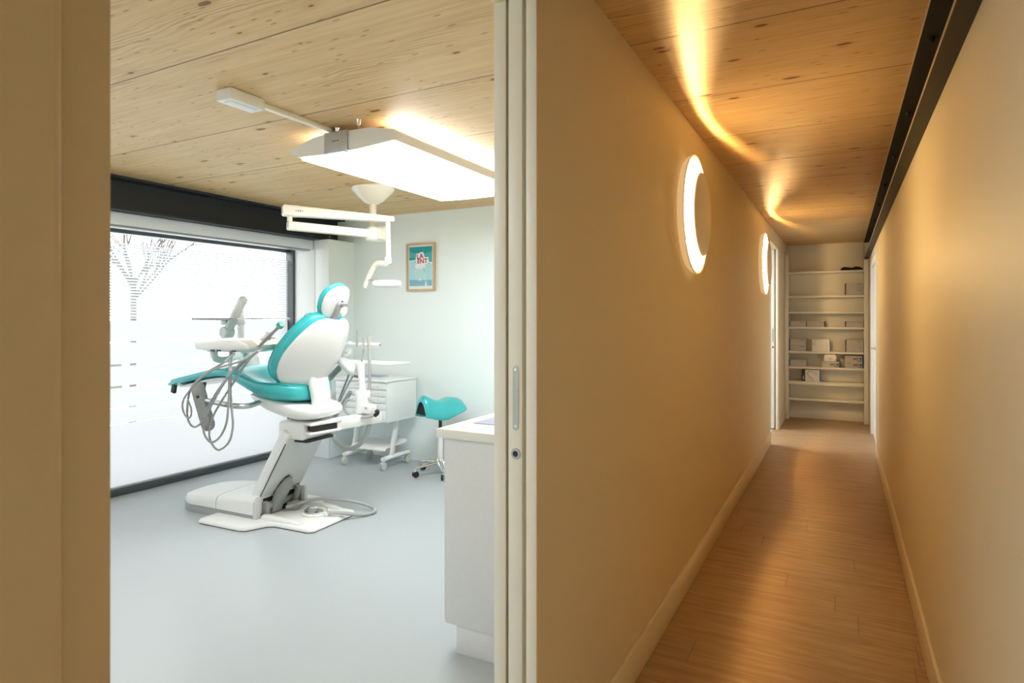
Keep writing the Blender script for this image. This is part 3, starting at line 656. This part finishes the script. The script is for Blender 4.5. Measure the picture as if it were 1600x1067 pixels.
t = bmesh.new(); tube(t, [at(586, 649, 3.62), at(590, 645, 3.62), at(588, 641, 3.62)], .016, 10, 4); obj('hose_plug', t, 'dark', AU)
t = bmesh.new(); c = at(577, 642, 3.66); box(t, c.x-.045, c.x+.04, 3.62, 3.70, .775, .84, .01); CBX = obj('control_box', t, 'white', AU)
t = bmesh.new(); box(t, c.x-.005, c.x+.012, 3.617, 3.62, .812, .826); obj('button', t, 'grey', CBX)

# ------------------------------------------------------------------ operating light
OL = thing('operating_light', 'ivory ceiling mounted operating light with folded double arm above the chair', 'operating light', (-3.525, 4.10, ZC))
cO = V((-3.525, 4.10, ZC))
obj('canopy', lathe(bmesh.new(), cO, (0, 0, -1), [(0, 0), (.175, 0), (.182, .012), (.172, .03), (.13, .075), (.085, .118), (.045, .142), (0, .146)], 44), 'ivory', OL, 50)
obj('pole', cyl(bmesh.new(), cO-V((0, 0, .14)), cO-V((0, 0, .34)), .029, 24), 'ivory', OL)
jc = V((-3.525, 4.10, 2.215))
t = bmesh.new(); cyl(t, jc-V((0, 0, .06)), jc+V((0, 0, .055)), .062, 28, None, .012); cyl(t, jc+V((.02, .08, -.055)), jc+V((.02, .08, .07)), .075, 28, None, .015); box(t, jc.x-.06, jc.x+.09, jc.y-.02, jc.y+.10, jc.z-.05, jc.z+.045, .012); obj('arm_knuckle', t, 'ivory', OL)
le = V((-3.81, 3.41, 2.218)); la = (le-jc).normalized()
t = bmesh.new(); beam_box(t, jc+la*.04, le-la*.02, .062, .068, .012); obj('lower_arm', t, 'ivory', OL)
ue0, ue1 = at(441, 328.5, 3.38), at(614, 343, 4.13); ud = (ue1-ue0).normalized()
t = bmesh.new(); sd = ud.cross(V((0, 0, 1))).normalized(); uu = sd.cross(ud)
loft(t, [[ue0+ud*f*(ue1-ue0).length+sd*x*.036+uu*y*h for x, y in ((-1, -.85), (-.85, -1), (.85, -1), (1, -.85), (1, .85), (.85, 1), (-.85, 1), (-1, .85))] for f, h in ((0, .030), (.01, .042), (.12, .042), (.14, .040), (.99, .024), (1.0, .018))])
for f in t.faces: pass
UA = obj('spring_arm', t, 'ivory', OL, 30)
fx, fy, fz = ud, uu, ud.cross(uu)
fz = fz if fz.y < 0 else -fz; tc = ue0+ud*.115+(-sd if sd.y > 0 else sd)*.0365
for k in range(4):                                             # small worn mark in place of lettering too small to read
    t = bmesh.new(); c = tc+ud*(.016*k-.02); obox(t, c, ud, uu, sd, .005, .004 if k in (0, 3) else .007, .0008); obj('print', t, 'grey', UA)
t = bmesh.new(); k0 = ue0+ud*.055; cyl(t, V((k0.x, k0.y, k0.z-.028)), V((k0.x, k0.y, le.z+.03)), .020, 18); obj('arm_hinge', t, 'ivory', OL)
h1 = ue1-ud*.045
t = bmesh.new(); cyl(t, h1-V((0, 0, .018)), at(607, 404, h1.y), .021, 20); obj('drop_rod', t, 'ivory', OL)
hy = h1.y
t = bmesh.new(); cyl(t, at(606.5, 402, hy), at(606, 412, hy), .030, 20, None, .006); obj('rod_collar', t, 'ivory', OL)
t = bmesh.new(); tube(t, [at(606, 409, hy), at(602, 412, hy), at(594, 411.5, hy), at(587, 413.5, hy), at(582, 421, hy), at(576, 434, hy), at(570, 449, hy)], [.024, .025, .025, .024, .023, .022, .019], 16, 6); obj('yoke', t, 'ivory', OL)
t = bmesh.new(); cyl(t, at(576, 437, hy), at(584, 441.5, hy), .014, 14); obj('head_pivot', t, 'brushed', OL)
hc = at(605, 443.5, hy); lx = V((CF, SF, 0)); ly = V((-SF, CF, 0))
t = bmesh.new(); pad(t, [(hc+lx*k*.118, (0, 0, 1), w*.075, .010+.022*math.sqrt(max(0, 1-k**6)), 0) for k, w in ((-1, .45), (-.97, .72), (-.85, .92), (-.5, 1), (0, 1), (.5, 1), (.85, .92), (.97, .72), (1, .45))], ly, 28, 3.4); LH = obj('lamp_head', t, 'white', OL, 60)
t = bmesh.new(); obox(t, hc-ly*.0745+V((0, 0, .004)), lx, ly, (0, 0, 1), .075, .003, .008, .002); obj('lens', t, 'shade', LH)

# ------------------------------------------------------------------ hanging panel lamp with cable channel
PL = thing('pendant_lamp', 'wide white hanging panel lamp glowing below the pine ceiling', 'ceiling lamp', (-2.552, 3.5, 2.44))
cx, zt = -2.552, 2.475; y0, y1 = 2.68, 4.22
sec = [(-.406, .028), (-.405, .034), (-.33, .056), (-.20, .088), (-.108, .096), (.23, .088), (.40, .054), (.407, .046), (.398, -.004), (.30, -.010), (.15, -.018), (0, -.021), (-.15, -.019), (-.30, -.013), (-.34, -.010)]
t = bmesh.new(); loft(t, [[V((cx+x, y, zt+z)) for x, z in sec] for y in (y0, y1)]); obj('housing', t, 'white', PL, 25)
t = bmesh.new(); N = 16; top_, bot_ = [], []
rows = []
for i in range(N+1):
    x = -.333+.722*i/N; z = -.0225*(1-(x/.55)**2)-.001
    rows.append((x, z))
loft(t, [[V((cx+x, y, zt+z)) for x, z in rows]+[V((cx+x, y, zt+z-.006)) for x, z in reversed(rows)] for y in (y0+.035, y1-.035)]); obj('diffuser', t, 'panel', PL, 60)
t = bmesh.new()
for sx in (1,):
    loft(t, [[V((cx+x, y, zt+z)) for x, z in ((.25, .086), (.385, .059), (.388, .064), (.253, .092))] for y in (y0+.10, y1-.10)])
loft(t, [[V((cx+x, y, zt+z)) for x, z in ((-.22, .086), (-.34, .055), (-.343, .060), (-.223, .092))] for y in (y0+.10, y1-.10)])
obj('uplight', t, 'up', PL, 0)
t = bmesh.new(); box(t, -2.66, -2.485, y0-.012, y0+.02, zt-.024, zt+.098, .003); EB = obj('driver_block', t, 'silver', PL)
t = bmesh.new(); box(t, -2.635, -2.51, y0-.010, y0+.015, zt-.030, zt-.022, .002); obj('signal_window', t, 'small', EB)
for k in range(3):
    t = bmesh.new(); box(t, -2.595+.018*k, -2.585+.018*k, y0-.0132, y0-.0115, zt+.040, zt+.046); obj('print', t, 'ink', EB)
for x, y in ((-2.61, 2.72), (-2.39, 2.66), (-2.74, 4.12), (-2.35, 4.12)):
    t = bmesh.new(); lathe(t, (x, y, ZC), (0, 0, -1), [(0, 0), (.016, 0), (.013, .010), (.010, .032), (.004, .036), (0, .036)], 16); an = obj('cable_anchor', t, 'chrome', PL)
    t = bmesh.new(); cyl(t, (x, y, ZC-.034), (x, y, zt+.085), .0022, 8); obj('cable', t, 'brushed', an)
tag(obj('cable_channel', box(bmesh.new(), -2.660, -2.627, 2.19, 2.90, ZC-.026, ZC, .004), 'ivory'), 'long white cable channel fixed to the pine ceiling beside the sensor box', 'cable channel')
sb = thing('sensor_box', 'small white sensor box on the pine ceiling at the end of the channel', 'sensor', (-2.64, 2.09, ZC-.05))
obj('case', box(bmesh.new(), -2.69, -2.585, 1.985, 2.19, ZC-.058, ZC, .008), 'white', sb)
obj('lens', box(bmesh.new(), -2.665, -2.61, 2.01, 2.165, ZC-.063, ZC-.057, .004), 'paper', sb)

# ------------------------------------------------------------------ framed print
pf = thing('framed_print', 'turquoise poster with red lettering in a light wood frame on the back wall', 'picture', (-3.905, 5.30, 1.785))
fx0, fx1, fz0, fz1 = -4.088, -3.724, 1.782, 2.285
t = bmesh.new(); fw = .022
box(t, fx0, fx0+fw, 5.278, 5.309, fz0, fz1, .002); box(t, fx1-fw, fx1, 5.278, 5.309, fz0, fz1, .002); box(t, fx0+fw, fx1-fw, 5.278, 5.309, fz0, fz0+fw, .002); box(t, fx0+fw, fx1-fw, 5.278, 5.309, fz1-fw, fz1, .002)
obj('frame', t, 'ash', pf)
PR = obj('sheet', B(fx0+.02, fx1-.02, 5.292, 5.297, fz0+.02, fz1-.02), 'paper', pf, 0)
ix0, ix1, iz0, iz1 = fx0+.036, fx1-.036, fz0+.055, fz1-.036
def art(poly, m, dpt, name='printed_shape'):
    t = bmesh.new(); prism(t, [(ix0+(ix1-ix0)*x, 5.2918-dpt, iz0+(iz1-iz0)*z) for x, z in poly], (0, .0006, 0)); return obj(name, t, m, PR, 0)
art([(0, 0), (1, 0), (1, 1), (0, 1)], 'sea3', 0, 'printed_ground')
art([(0, .62)]+[(i/12, .66-.10*math.sin(i/12*1.5)) for i in range(13)]+[(1, 1), (0, 1)], 'sea2', .0008)
art([(0, .86)]+[(i/12, .88-.07*math.sin(i/12*2.6)+.02*i/12) for i in range(13)]+[(1, 1), (0, 1)], 'sea', .0016)
art([(0, .68), (.25, .70), (.25, .73), (0, .72)], 'sea', .0016)
art([(0, 0), (1, 0), (1, .15), (0, .16)], 'sea4', .0008)
art([(0, .62), (.35, .645), (.75, .60), (1, .55), (1, .59), (.75, .63), (.35, .67), (0, .645)], 'paper', .0024)
art([(.25+.24*math.cos(k*.5236)+.24, .50+.085*math.sin(k*.5236)) for k in range(12)], 'paper', .0024)
for k in range(6): art([(.14+.03*k, .44-.055*k), (.60+.02*k, .43-.055*k), (.60+.02*k, .437-.055*k), (.14+.03*k, .447-.055*k)], 'paper', .0024)
for k in range(8): art([(.62+.012*k, .47-.05*k), (.66+.012*k, .47-.05*k), (.665+.012*k, .445-.05*k), (.625+.012*k, .445-.05*k)], 'paper' if k > 2 else 'sea4', .0024)
art([(.40, .14), (.48, .22), (.56, .14)], 'paper', .0024)
art([(.70, .0), (.78, .0), (.76, .12), (.70, .06)], 'paper', .0024)
art([(.29, .67), (.31, .83), (.42, .83), (.50, .86), (.62, .86), (.69, .72), (.84, .73), (.86, .62), (.80, .55), (.36, .55), (.32, .60)], 'paper', .0030)
for s, x, z, wd, hg_, rot in (('LA', .49, .757, .084, .052, .10), ('ENT', .59, .632, .128, .047, .03)):
    t = text_bm(s, .1, .0006); co, si = math.cos(rot), math.sin(rot); cen = V((ix0+(ix1-ix0)*x, 5.2880, iz0+(iz1-iz0)*z))
    xs_ = [v.co.x for v in t.verts]; ys_ = [v.co.y for v in t.verts]; mx_, my_ = (max(xs_)+min(xs_))/2, (max(ys_)+min(ys_))/2; kx, ky = wd/(max(xs_)-min(xs_)), hg_/(max(ys_)-min(ys_))
    for v in t.verts: a_, b_ = (v.co.x-mx_)*kx, (v.co.y-my_)*ky; v.co = cen+V((a_*co-b_*si, -v.co.z, a_*si+b_*co))
    obj('lettering', t, 'red', PR, 0)

# ------------------------------------------------------------------ drawer cart by the back wall
DC = thing('drawer_cart', 'white rolling drawer cart on slanted legs against the back wall', 'cart', (-4.26, 5.0, 0))
cx0, cx1, cy0, cy1 = -4.58, -3.92, 4.755, 5.24
obj('cabinet', box(bmesh.new(), cx0, cx1, cy0+.012, cy1, .475, .870, .006), 'drawer', DC)
obj('top', box(bmesh.new(), cx0-.012, cx1+.012, cy0-.012, cy1+.01, .870, .892, .008), 'drawer', DC)
zz = [.482, .625, .695, .745, .795, .845]
zz = [.484, .60, .665, .73, .795, .862]
for a_, b_ in zip(zz[:-1], zz[1:]):
    dr = obj('drawer', box(bmesh.new(), cx0+.008, cx1-.008, cy0-.004, cy0+.012, a_+.003, b_-.003, .003), 'drawer', DC)
    obj('pull', box(bmesh.new(), -4.30, -4.20, cy0-.014, cy0-.004, b_-.022, b_-.012, .003), 'shade', dr)
    obj('lock', cyl(bmesh.new(), (-4.02, cy0-.006, (a_+b_)/2), (-4.02, cy0-.003, (a_+b_)/2), .006, 10), 'silver', dr)
for x in (-4.50, -4.00):
    t = bmesh.new(); tube(t, [(x, 4.80, .105), (x, 4.9, .108), (x, 5.1, .108), (x, 5.20, .105)], .030, 16, 3, .75); obj('base_rail', t, 'white', DC)
    t = bmesh.new(); beam_box(t, (x, 4.93, .11), (x, 5.02, .478), .035, .055, .012, (0, 1, 0)); obj('leg', t, 'white', DC)
    for y in (4.80, 5.18):
        ca = obj('caster', box(cyl(bmesh.new(), (x, y, .07), (x, y, .10), .012, 12), x-.022, x+.022, y-.02, y+.025, .058, .080, .008), 'shade', DC)
        t = bmesh.new(); cyl(t, (x-.019, y+.004, .040), (x-.004, y+.004, .040), .040, 24, None, .006); cyl(t, (x+.004, y+.004, .040), (x+.019, y+.004, .040), .040, 24, None, .006); obj('wheel', t, 'shade', ca)
t = bmesh.new(); pad(t, [(V((-4.25, y, z)), (0, 0, 1), .225, .007, 0) for y, z in ((4.86, .175), (4.88, .195), (4.93, .20), (5.1, .205), (5.2, .208), (5.22, .23))], (1, 0, 0), 20, 5); obj('lower_shelf', t, 'white', DC)
bk = thing('booklet', 'blue covered booklet lying open on top of the white drawer cart', 'booklet', (-4.22, 4.98, .892))
obj('pages', box(bmesh.new(), -4.34, -4.12, 4.88, 5.03, .8925, .905, .002), 'paper', bk); obj('cover', box(bmesh.new(), -4.345, -4.115, 4.875, 5.035, .905, .909, .001), 'booklet', bk)
t = bmesh.new(); tube(t, [(-4.46, 4.90, .902), (-4.36, 4.86, .902)], .009, 10, 0); tag(obj('pen', t, 'dark'), 'black pen lying beside the booklet on the drawer cart', 'pen')

# ------------------------------------------------------------------ saddle stool
ss = V((-3.42, 4.95, 0))
SS = thing('saddle_stool', 'turquoise saddle stool on a chrome five-star base with castors', 'stool', ss)
yaw = R(-24); fdir = V((-math.cos(yaw), -math.sin(yaw)*1, 0)); fdir = V((-.33, -.94, 0)).normalized(); sdir = V((-fdir.y, fdir.x, 0))
def sad(n0, th):
    fs = []
    for f, z, hw, drop in ((-1, .655, .09, .02), (-.96, .668, .13, .04), (-.8, .690, .178, .075), (-.5, .700, .205, .095), (-.2, .685, .20, .10), (.1, .676, .172, .125), (.4, .694, .148, .145), (.65, .722, .130, .162), (.85, .742, .116, .168), (.95, .740, .106, .165), (1.0, .730, .094, .155)):
        fs.append((ss+fdir*(f*.225)+V((0, 0, z)), hw, drop))
    return fs
t = bmesh.new(); rings = []
for c, hw, drop in sad(0, 0):
    n_ = 17; up_, lo_ = [], []
    ends = 1.0 if abs((c-ss).dot(fdir)) < .2 else .55
    for i in range(n_):
        q = -1+2*i/(n_-1); z = -drop*abs(q)**2.3; tk = .062*ends*(1-abs(q)**6*.75)
        up_.append(c+sdir*hw*q+V((0, 0, z+.5*tk))); lo_.append(c+sdir*hw*q*(.93)+V((0, 0, z-.5*tk)))
    rings.append(up_+lo_[::-1])
loft(t, rings); bmesh.ops.recalc_face_normals(t, faces=t.faces[:]); obj('seat', t, 'teal', SS, 70)
t = bmesh.new(); rings = []
for c, hw, drop in sad(0, 0)[2:-1]:
    up_ = [c+sdir*hw*.84*q+V((0, 0, -drop*abs(q*.84)**2.3-.020)) for q in [-1+i/8 for i in range(17)]]; lo_ = [p_+V((0, 0, -.022)) for p_ in up_]
    rings.append(up_+lo_[::-1])
loft(t, rings); bmesh.ops.recalc_face_normals(t, faces=t.faces[:]); obj('seat_pan', t, 'dark', SS, 60)
t = bmesh.new(); obox(t, ss+V((0, 0, .632)), fdir, sdir, (0, 0, 1), .11, .07, .012, .005); SP = obj('seat_plate', t, 'dark', SS)
t = bmesh.new(); tube(t, [ss+V((0, 0, .615)), ss+fdir*.08-V((0, 0, -.60)), ss+fdir*.15+V((0, 0, .59))], .006, 8, 4); obj('lever', t, 'dark', SP)
obj('gas_column', cyl(bmesh.new(), ss+V((0, 0, .40)), ss+V((0, 0, .63)), .016, 18), 'dark', SS)
obj('column_sleeve', cyl(bmesh.new(), ss+V((0, 0, .09)), ss+V((0, 0, .42)), .026, 20, None, .004), 'white', SS)
obj('hub', cyl(bmesh.new(), ss+V((0, 0, .085)), ss+V((0, 0, .15)), .045, 24, .036, .006), 'chrome', SS)
for k in range(5):
    a_ = R(239+72*k); d = V((math.cos(a_), math.sin(a_), 0)); e = ss+d*.255
    t = bmesh.new(); tube(t, [ss+d*.03+V((0, 0, .115)), ss+d*.12+V((0, 0, .108)), e+V((0, 0, .088))], [.026, .022, .017], 12, 5, .7); lg = obj('base_leg', t, 'chrome', SS)
    w_ = V((-d.y, d.x, 0)); t = bmesh.new(); cyl(t, e+V((0, 0, .05)), e+V((0, 0, .088)), .008, 10); box(t, e.x-.014, e.x+.014, e.y-.014, e.y+.014, .045, .062, .004); ca = obj('caster', t, 'chrome', SS)
    t = bmesh.new(); cyl(t, e-w_*.022+V((0, 0, .030)), e-w_*.006+V((0, 0, .030)), .030, 20, None, .005); cyl(t, e+w_*.006+V((0, 0, .030)), e+w_*.022+V((0, 0, .030)), .030, 20, None, .005); obj('wheel', t, 'dark', ca)

# ------------------------------------------------------------------ base cabinet and worktop beside the doorway
cb = thing('base_cabinet', 'light grey base cabinet with recessed plinth beside the sliding door', 'cabinet', (-1.26, 3.4, 0))
obj('carcass', box(bmesh.new(), -1.585, -.925, 2.330, 5.28, .127, .962, .003), 'lam', cb)
obj('plinth', box(bmesh.new(), -1.530, -.925, 2.338, 5.28, .0, .127, .002), 'lam', cb)
for k in range(4):
    ya = 2.352+k*.73; dr = obj('door', box(bmesh.new(), -1.604, -1.585, ya, ya+.725, .13, .957, .003), 'lam', cb)
    obj('handle', box(bmesh.new(), -1.622, -1.604, ya+.28, ya+.44, .90, .915, .004), 'brushed', dr)
tag(obj('worktop', box(bmesh.new(), -1.622, -.915, 2.312, 5.29, .962, 1.002, .004), 'wtop'), 'white worktop with square edge lying on the grey base cabinet', 'worktop')
t = bmesh.new(); box(t, -1.54, -1.12, 2.505, 2.80, 1.002, 1.006, .001); tag(obj('desk_pad', t, 'booklet'), 'blue grey sheet lying on the white worktop', 'sheet')

# ------------------------------------------------------------------ corridor wall lamps
def wall_lamp(y, z):
    r = thing('wall_lamp', 'nearer of the two round glowing wall lamps on the corridor wall', 'wall lamp', (XL, y, z), 0, 'round wall lamps in the corridor')
    o = V((XL, y, z)); X_ = (1, 0, 0)
    obj('back_dish', lathe(bmesh.new(), o, X_, [(0, 0), (.305, 0), (.322, .02), (.332, .041), (.329, .044), (.326, .0435), (.26, .026), (.20, .010), (.185, .003), (0, .003)], 72), 'white', r, 50)
    obj('glow_ring', lathe(bmesh.new(), o, X_, [(.205, .0145), (.318, .0400), (.316, .0415), (.205, .016)], 72, True), 'dish', r, 50)
    obj('rim', lathe(bmesh.new(), o, X_, [(.3065, .001), (.3235, .019), (.3325, .038), (.3315, .038), (.3225, .020), (.3055, .001)], 72, True), 'rim', r, 50)
    for lr in (.10, .125, .15, .172):
        lz = .044-(.33-lr)*.167; obj('led_strip', lathe(bmesh.new(), o, X_, [(lr, lz-.003), (lr, lz), (lr-.002, lz), (lr-.002, lz-.003)], 72, True), 'led', r, 50)
    obj('front_disc', lathe(bmesh.new(), o, X_, [(0, .0345), (.224, .0345), (.226, .0365), (.233, .072), (.230, .077), (.222, .079), (0, .080)], 72), 'white', r, 50)
    obj('hub', lathe(bmesh.new(), o, X_, [(0, .003), (.04, .003), (.04, .0355), (0, .0355)], 20), 'white', r, 50)
    return r
wl = wall_lamp(3.571, 2.08)
w2_ = dup(wl, 'farther of the two round glowing wall lamps, beside the end doorway'); w2_.location = V((XL, 7.13, 2.08))

# ------------------------------------------------------------------ shelf at the end of the corridor
SH = thing('wall_shelf', 'built-in cream shelf with eight boards closing the end of the corridor', 'shelf', (-.22, 10.2, 0))
obj('side_panel', box(bmesh.new(), XL+.003, -.712, 10.075, 10.33, 0, 2.44, .002), 'shelf', SH)
obj('side_panel', box(bmesh.new(), .264, .322, 10.075, 10.33, 0, 2.335, .002), 'shelf', SH)
obj('back_panel', box(bmesh.new(), -.712, .264, 10.322, 10.338, .0, 2.60, .001), 'shelf', SH)
obj('plinth', box(bmesh.new(), -.712, .264, 10.30, 10.322, 0, .125, .003), 'shelf', SH)
zs = [2.186, 1.829, 1.595, 1.371, 1.014, .786, .571, .319]
for i, z in enumerate(zs):
    obj('board', box(bmesh.new(), -.712, .264, 10.08, 10.322, z-(.050 if i == 6 else .030), z, .003), 'shelf', SH)
def sx(px, yy=10.10):
    r = (px-800)/FP; return yy*(CF*r-SF)/(CF+SF*r)
def carton(px0, px1, z, h, label, m='carton', side=None, dep=.20, prints=(), yy=10.10, group=None, name='carton_box'):
    x0, x1 = max(sx(px0, yy), -.705), min(sx(px1, yy), .258)
    r = thing(name, label, 'box', ((x0+x1)/2, yy+dep/2, z), 0, group)
    obj('case', box(bmesh.new(), x0, x1, yy, yy+dep, z, z+h, .002), m, r)
    if side:
        e = x1 if side[1] > 0 else x0
        t = bmesh.new(); box(t, e-.0015 if side[1] > 0 else e-.0020, e+.0020 if side[1] > 0 else e+.0015, yy+.002, yy+dep-.002, z+.002, z+h-.002); box(t, e-.012 if side[1] > 0 else e-.0015, e+.0015 if side[1] > 0 else e+.012, yy-.0012, yy+.0005, z+.003, z+h-.003); obj('side_print', t, side[0], r)
    for fx, fz, fw_, fh in prints:
        t = bmesh.new(); box(t, x0+(x1-x0)*fx, x0+(x1-x0)*(fx+fw_), yy-.0012, yy+.0005, z+h*fz, z+h*(fz+fh)); obj('print', t, 'ink', r)
    return r
G = 'cartons on the end shelf'
P1_ = ((.68, .72, .22, .05),); P2_ = ((.06, .72, .22, .05), (.45, .55, .34, .10), (.45, .36, .28, .10), (.82, .38, .10, .30), (.70, .14, .22, .10))
carton(1320.5, 1349, zs[1], .170, 'tall grey carton on the second board from the top', 'carton', ('ink', -1), prints=((.65, .88, .24, .03), (.68, .36, .25, .03)), group=G)
carton(1232, 1259, zs[3], .088, 'flat grey carton touching the left side of the fourth board', 'carton', ('blue', -1), prints=P1_, group=G)
carton(1260.5, 1289, zs[3], .086, 'flat grey carton second from the left on the fourth board', 'carton', ('ink', 1), prints=P1_, group=G)
carton(1320.5, 1349, zs[3], .086, 'flat grey carton alone at the right of the fourth board', 'carton', ('ink', -1), prints=P1_, group=G)
carton(1232, 1259.5, zs[4], .090, 'lower grey carton of the left pair on the fifth board', 'carton', ('blue', -1), prints=P1_, group=G)
carton(1232, 1259.5, zs[4]+.0905, .090, 'upper grey carton of the left pair on the fifth board', 'carton', ('blue', -1), prints=P1_, group=G)
carton(1268.6, 1296.4, zs[4], .180, 'large white carton alone in the middle of the fifth board', 'carton_w', None, prints=((.14, .78, .05, .05), (.14, .62, .03, .04), (.14, .52, .03, .04)), group=G)
carton(1321, 1349.5, zs[4], .088, 'lower grey carton of the right pair on the fifth board', 'carton', ('ink', -1), prints=P1_, group=G)
carton(1321, 1349.5, zs[4]+.0885, .088, 'upper grey carton of the right pair on the fifth board', 'carton', ('ink', -1), prints=P1_, group=G)
carton(1232.5, 1260, zs[5], .098, 'flat grey carton at the left of the sixth board', 'carton', ('blue', -1), prints=P1_, group=G)
carton(1284, 1312, zs[5], .086, 'grey carton with blue end under the small white box', 'carton', ('blue', 1), prints=P2_, group=G)
sw = thing('small_box', 'small white box with chamfered top standing on a grey carton', 'box', ((sx(1287.5)+sx(1307))/2, 10.18, zs[5]+.0865), 0, G)
t = bmesh.new(); xa, xb, zb = sx(1287.5), sx(1307), zs[5]+.0865
prism(t, [(xa, 10.11, zb), (xb, 10.11, zb), (xb, 10.11, zb+.078), (xb-.022, 10.11, zb+.102), (xa+.022, 10.11, zb+.102), (xa, 10.11, zb+.078)], (0, .13, 0), .002); obj('case', t, 'carton_w', sw)
t = bmesh.new(); box(t, xa+.06, xb-.06, 10.1088, 10.1105, zb+.038, zb+.043); obj('print', t, 'ink', sw)
carton(1320.5, 1348.5, zs[5], .088, 'lower grey carton with dark print at the right of the sixth board', 'carton', ('blue', 1), prints=P2_, group=G)
carton(1320.5, 1348.5, zs[5]+.0885, .088, 'upper grey carton with dark print at the right of the sixth board', 'carton', ('blue', 1), prints=P2_, group=G)
r = carton(1258, 1282, zs[6], .170, 'upright white carton with a line drawing on the seventh board', 'carton_w', ('blue', 1), dep=.16, prints=((.62, .80, .06, .05), (.75, .82, .05, .05), (.64, .66, .05, .05), (.78, .66, .05, .05)), group=G)
x0, x1 = sx(1258), sx(1282)
t = bmesh.new(); tube(t, [(x0+.05, 10.099, zs[6]+.15), (x0+.03, 10.099, zs[6]+.12), (x0+.05, 10.099, zs[6]+.08), (x0+.11, 10.099, zs[6]+.03)], .0028, 6, 4); tube(t, [(x0+.05, 10.099, zs[6]+.15), (x0+.09, 10.099, zs[6]+.145), (x0+.115, 10.099, zs[6]+.13)], .0028, 6, 4); obj('line_drawing', t, 'ink', r)
t = bmesh.new(); box(t, x0-.045, x0-.001, 10.11, 10.27, zs[6], zs[6]+.168, .002); bb = tag(obj('binder', t, 'ink'), 'narrow black box standing left of the white carton on the seventh board', 'box', G)
t = bmesh.new(); box(t, x0-.028, x0-.018, 10.1088, 10.1102, zs[6]+.02, zs[6]+.075); obj('print', t, 'paper', bb)
t = bmesh.new(); cl0, cl1 = sx(1313), sx(1349)
pad(t, [(V((cl0+(cl1-cl0)*f, 10.19, zs[0]+h)), (0, 0, 1), w, h, 0) for f, h, w in ((0, .008, .03), (.04, .018, .06), (.18, .026, .08), (.35, .022, .085), (.5, .017, .08), (.68, .027, .085), (.85, .022, .08), (.96, .012, .06), (1, .006, .03))], (0, 1, 0), 20, 2.6)
for v in t.verts: v.co += V((0, random.uniform(-.004, .004), random.uniform(0, .004)))
tag(obj('folded_cloth', t, 'cloth'), 'crumpled black cloth lying on the top board of the end shelf', 'cloth')

# ------------------------------------------------------------------ added lamps, out of view, that brighten the far doorway and near jamb
def added_ceiling_light(x, y, hx, hy, label, m):
    nl = thing('added_ceiling_light', label, 'ceiling lamp', (x, y, ZC-.06))
    obj('frame', box(bmesh.new(), x-hx-.05, x+hx+.05, y-hy-.05, y+hy+.05, ZC-.05, ZC, .006), 'white', nl)
    obj('diffuser', box(bmesh.new(), x-hx, x+hx, y-hy, y+hy, ZC-.056, ZC-.05), m, nl)
added_ceiling_light(-2.2, 8.4, .65, .55, 'added unseen ceiling light in the neighbouring room behind the second doorway', 'panel')
added_ceiling_light(-2.6, .15, .5, .6, 'added unseen ceiling light at the front of the treatment room', 'added_panel')

# ------------------------------------------------------------------ size, world, camera
done = set()
for o in bpy.data.objects:
    o.location = o.location*S
    if o.type == 'MESH' and o.data.name not in done:
        done.add(o.data.name); o.data.transform(Matrix.Scale(S, 4))
w = bpy.data.worlds.new('overcast_sky'); SC.world = w; w.use_nodes = True; nt = w.node_tree; nt.nodes.clear()
bg = nt.nodes.new('ShaderNodeBackground'); wo = nt.nodes.new('ShaderNodeOutputWorld'); nt.links.new(bg.outputs[0], wo.inputs[0])
bg.inputs[0].default_value = (1.0, .985, .965, 1); bg.inputs[1].default_value = 3.8
cd = bpy.data.cameras.new('camera'); cam = bpy.data.objects.new('camera', cd); COL.objects.link(cam); SC.camera = cam
cam.location = (0, 0, 1.5*S); cam.rotation_euler = (R(90), 0, math.atan2(SF, CF))
cd.sensor_width = 36; cd.lens = 36*FP/1600; cd.shift_y = -(533.5-HY)/1600; cd.clip_start = .02
cd.dof.use_dof = True; cd.dof.focus_distance = 4.6; cd.dof.aperture_fstop = 9
vs = SC.view_settings; vs.view_transform = 'Standard'; vs.look = 'None'; vs.exposure = .75; vs.gamma = 1; vs.use_curve_mapping = False
cy = SC.cycles; cy.use_denoising = True; cy.max_bounces = 10; cy.diffuse_bounces = 6; cy.glossy_bounces = 4; cy.transparent_max_bounces = 12; cy.sample_clamp_indirect = 8; cy.caustics_reflective = False; cy.caustics_refractive = False
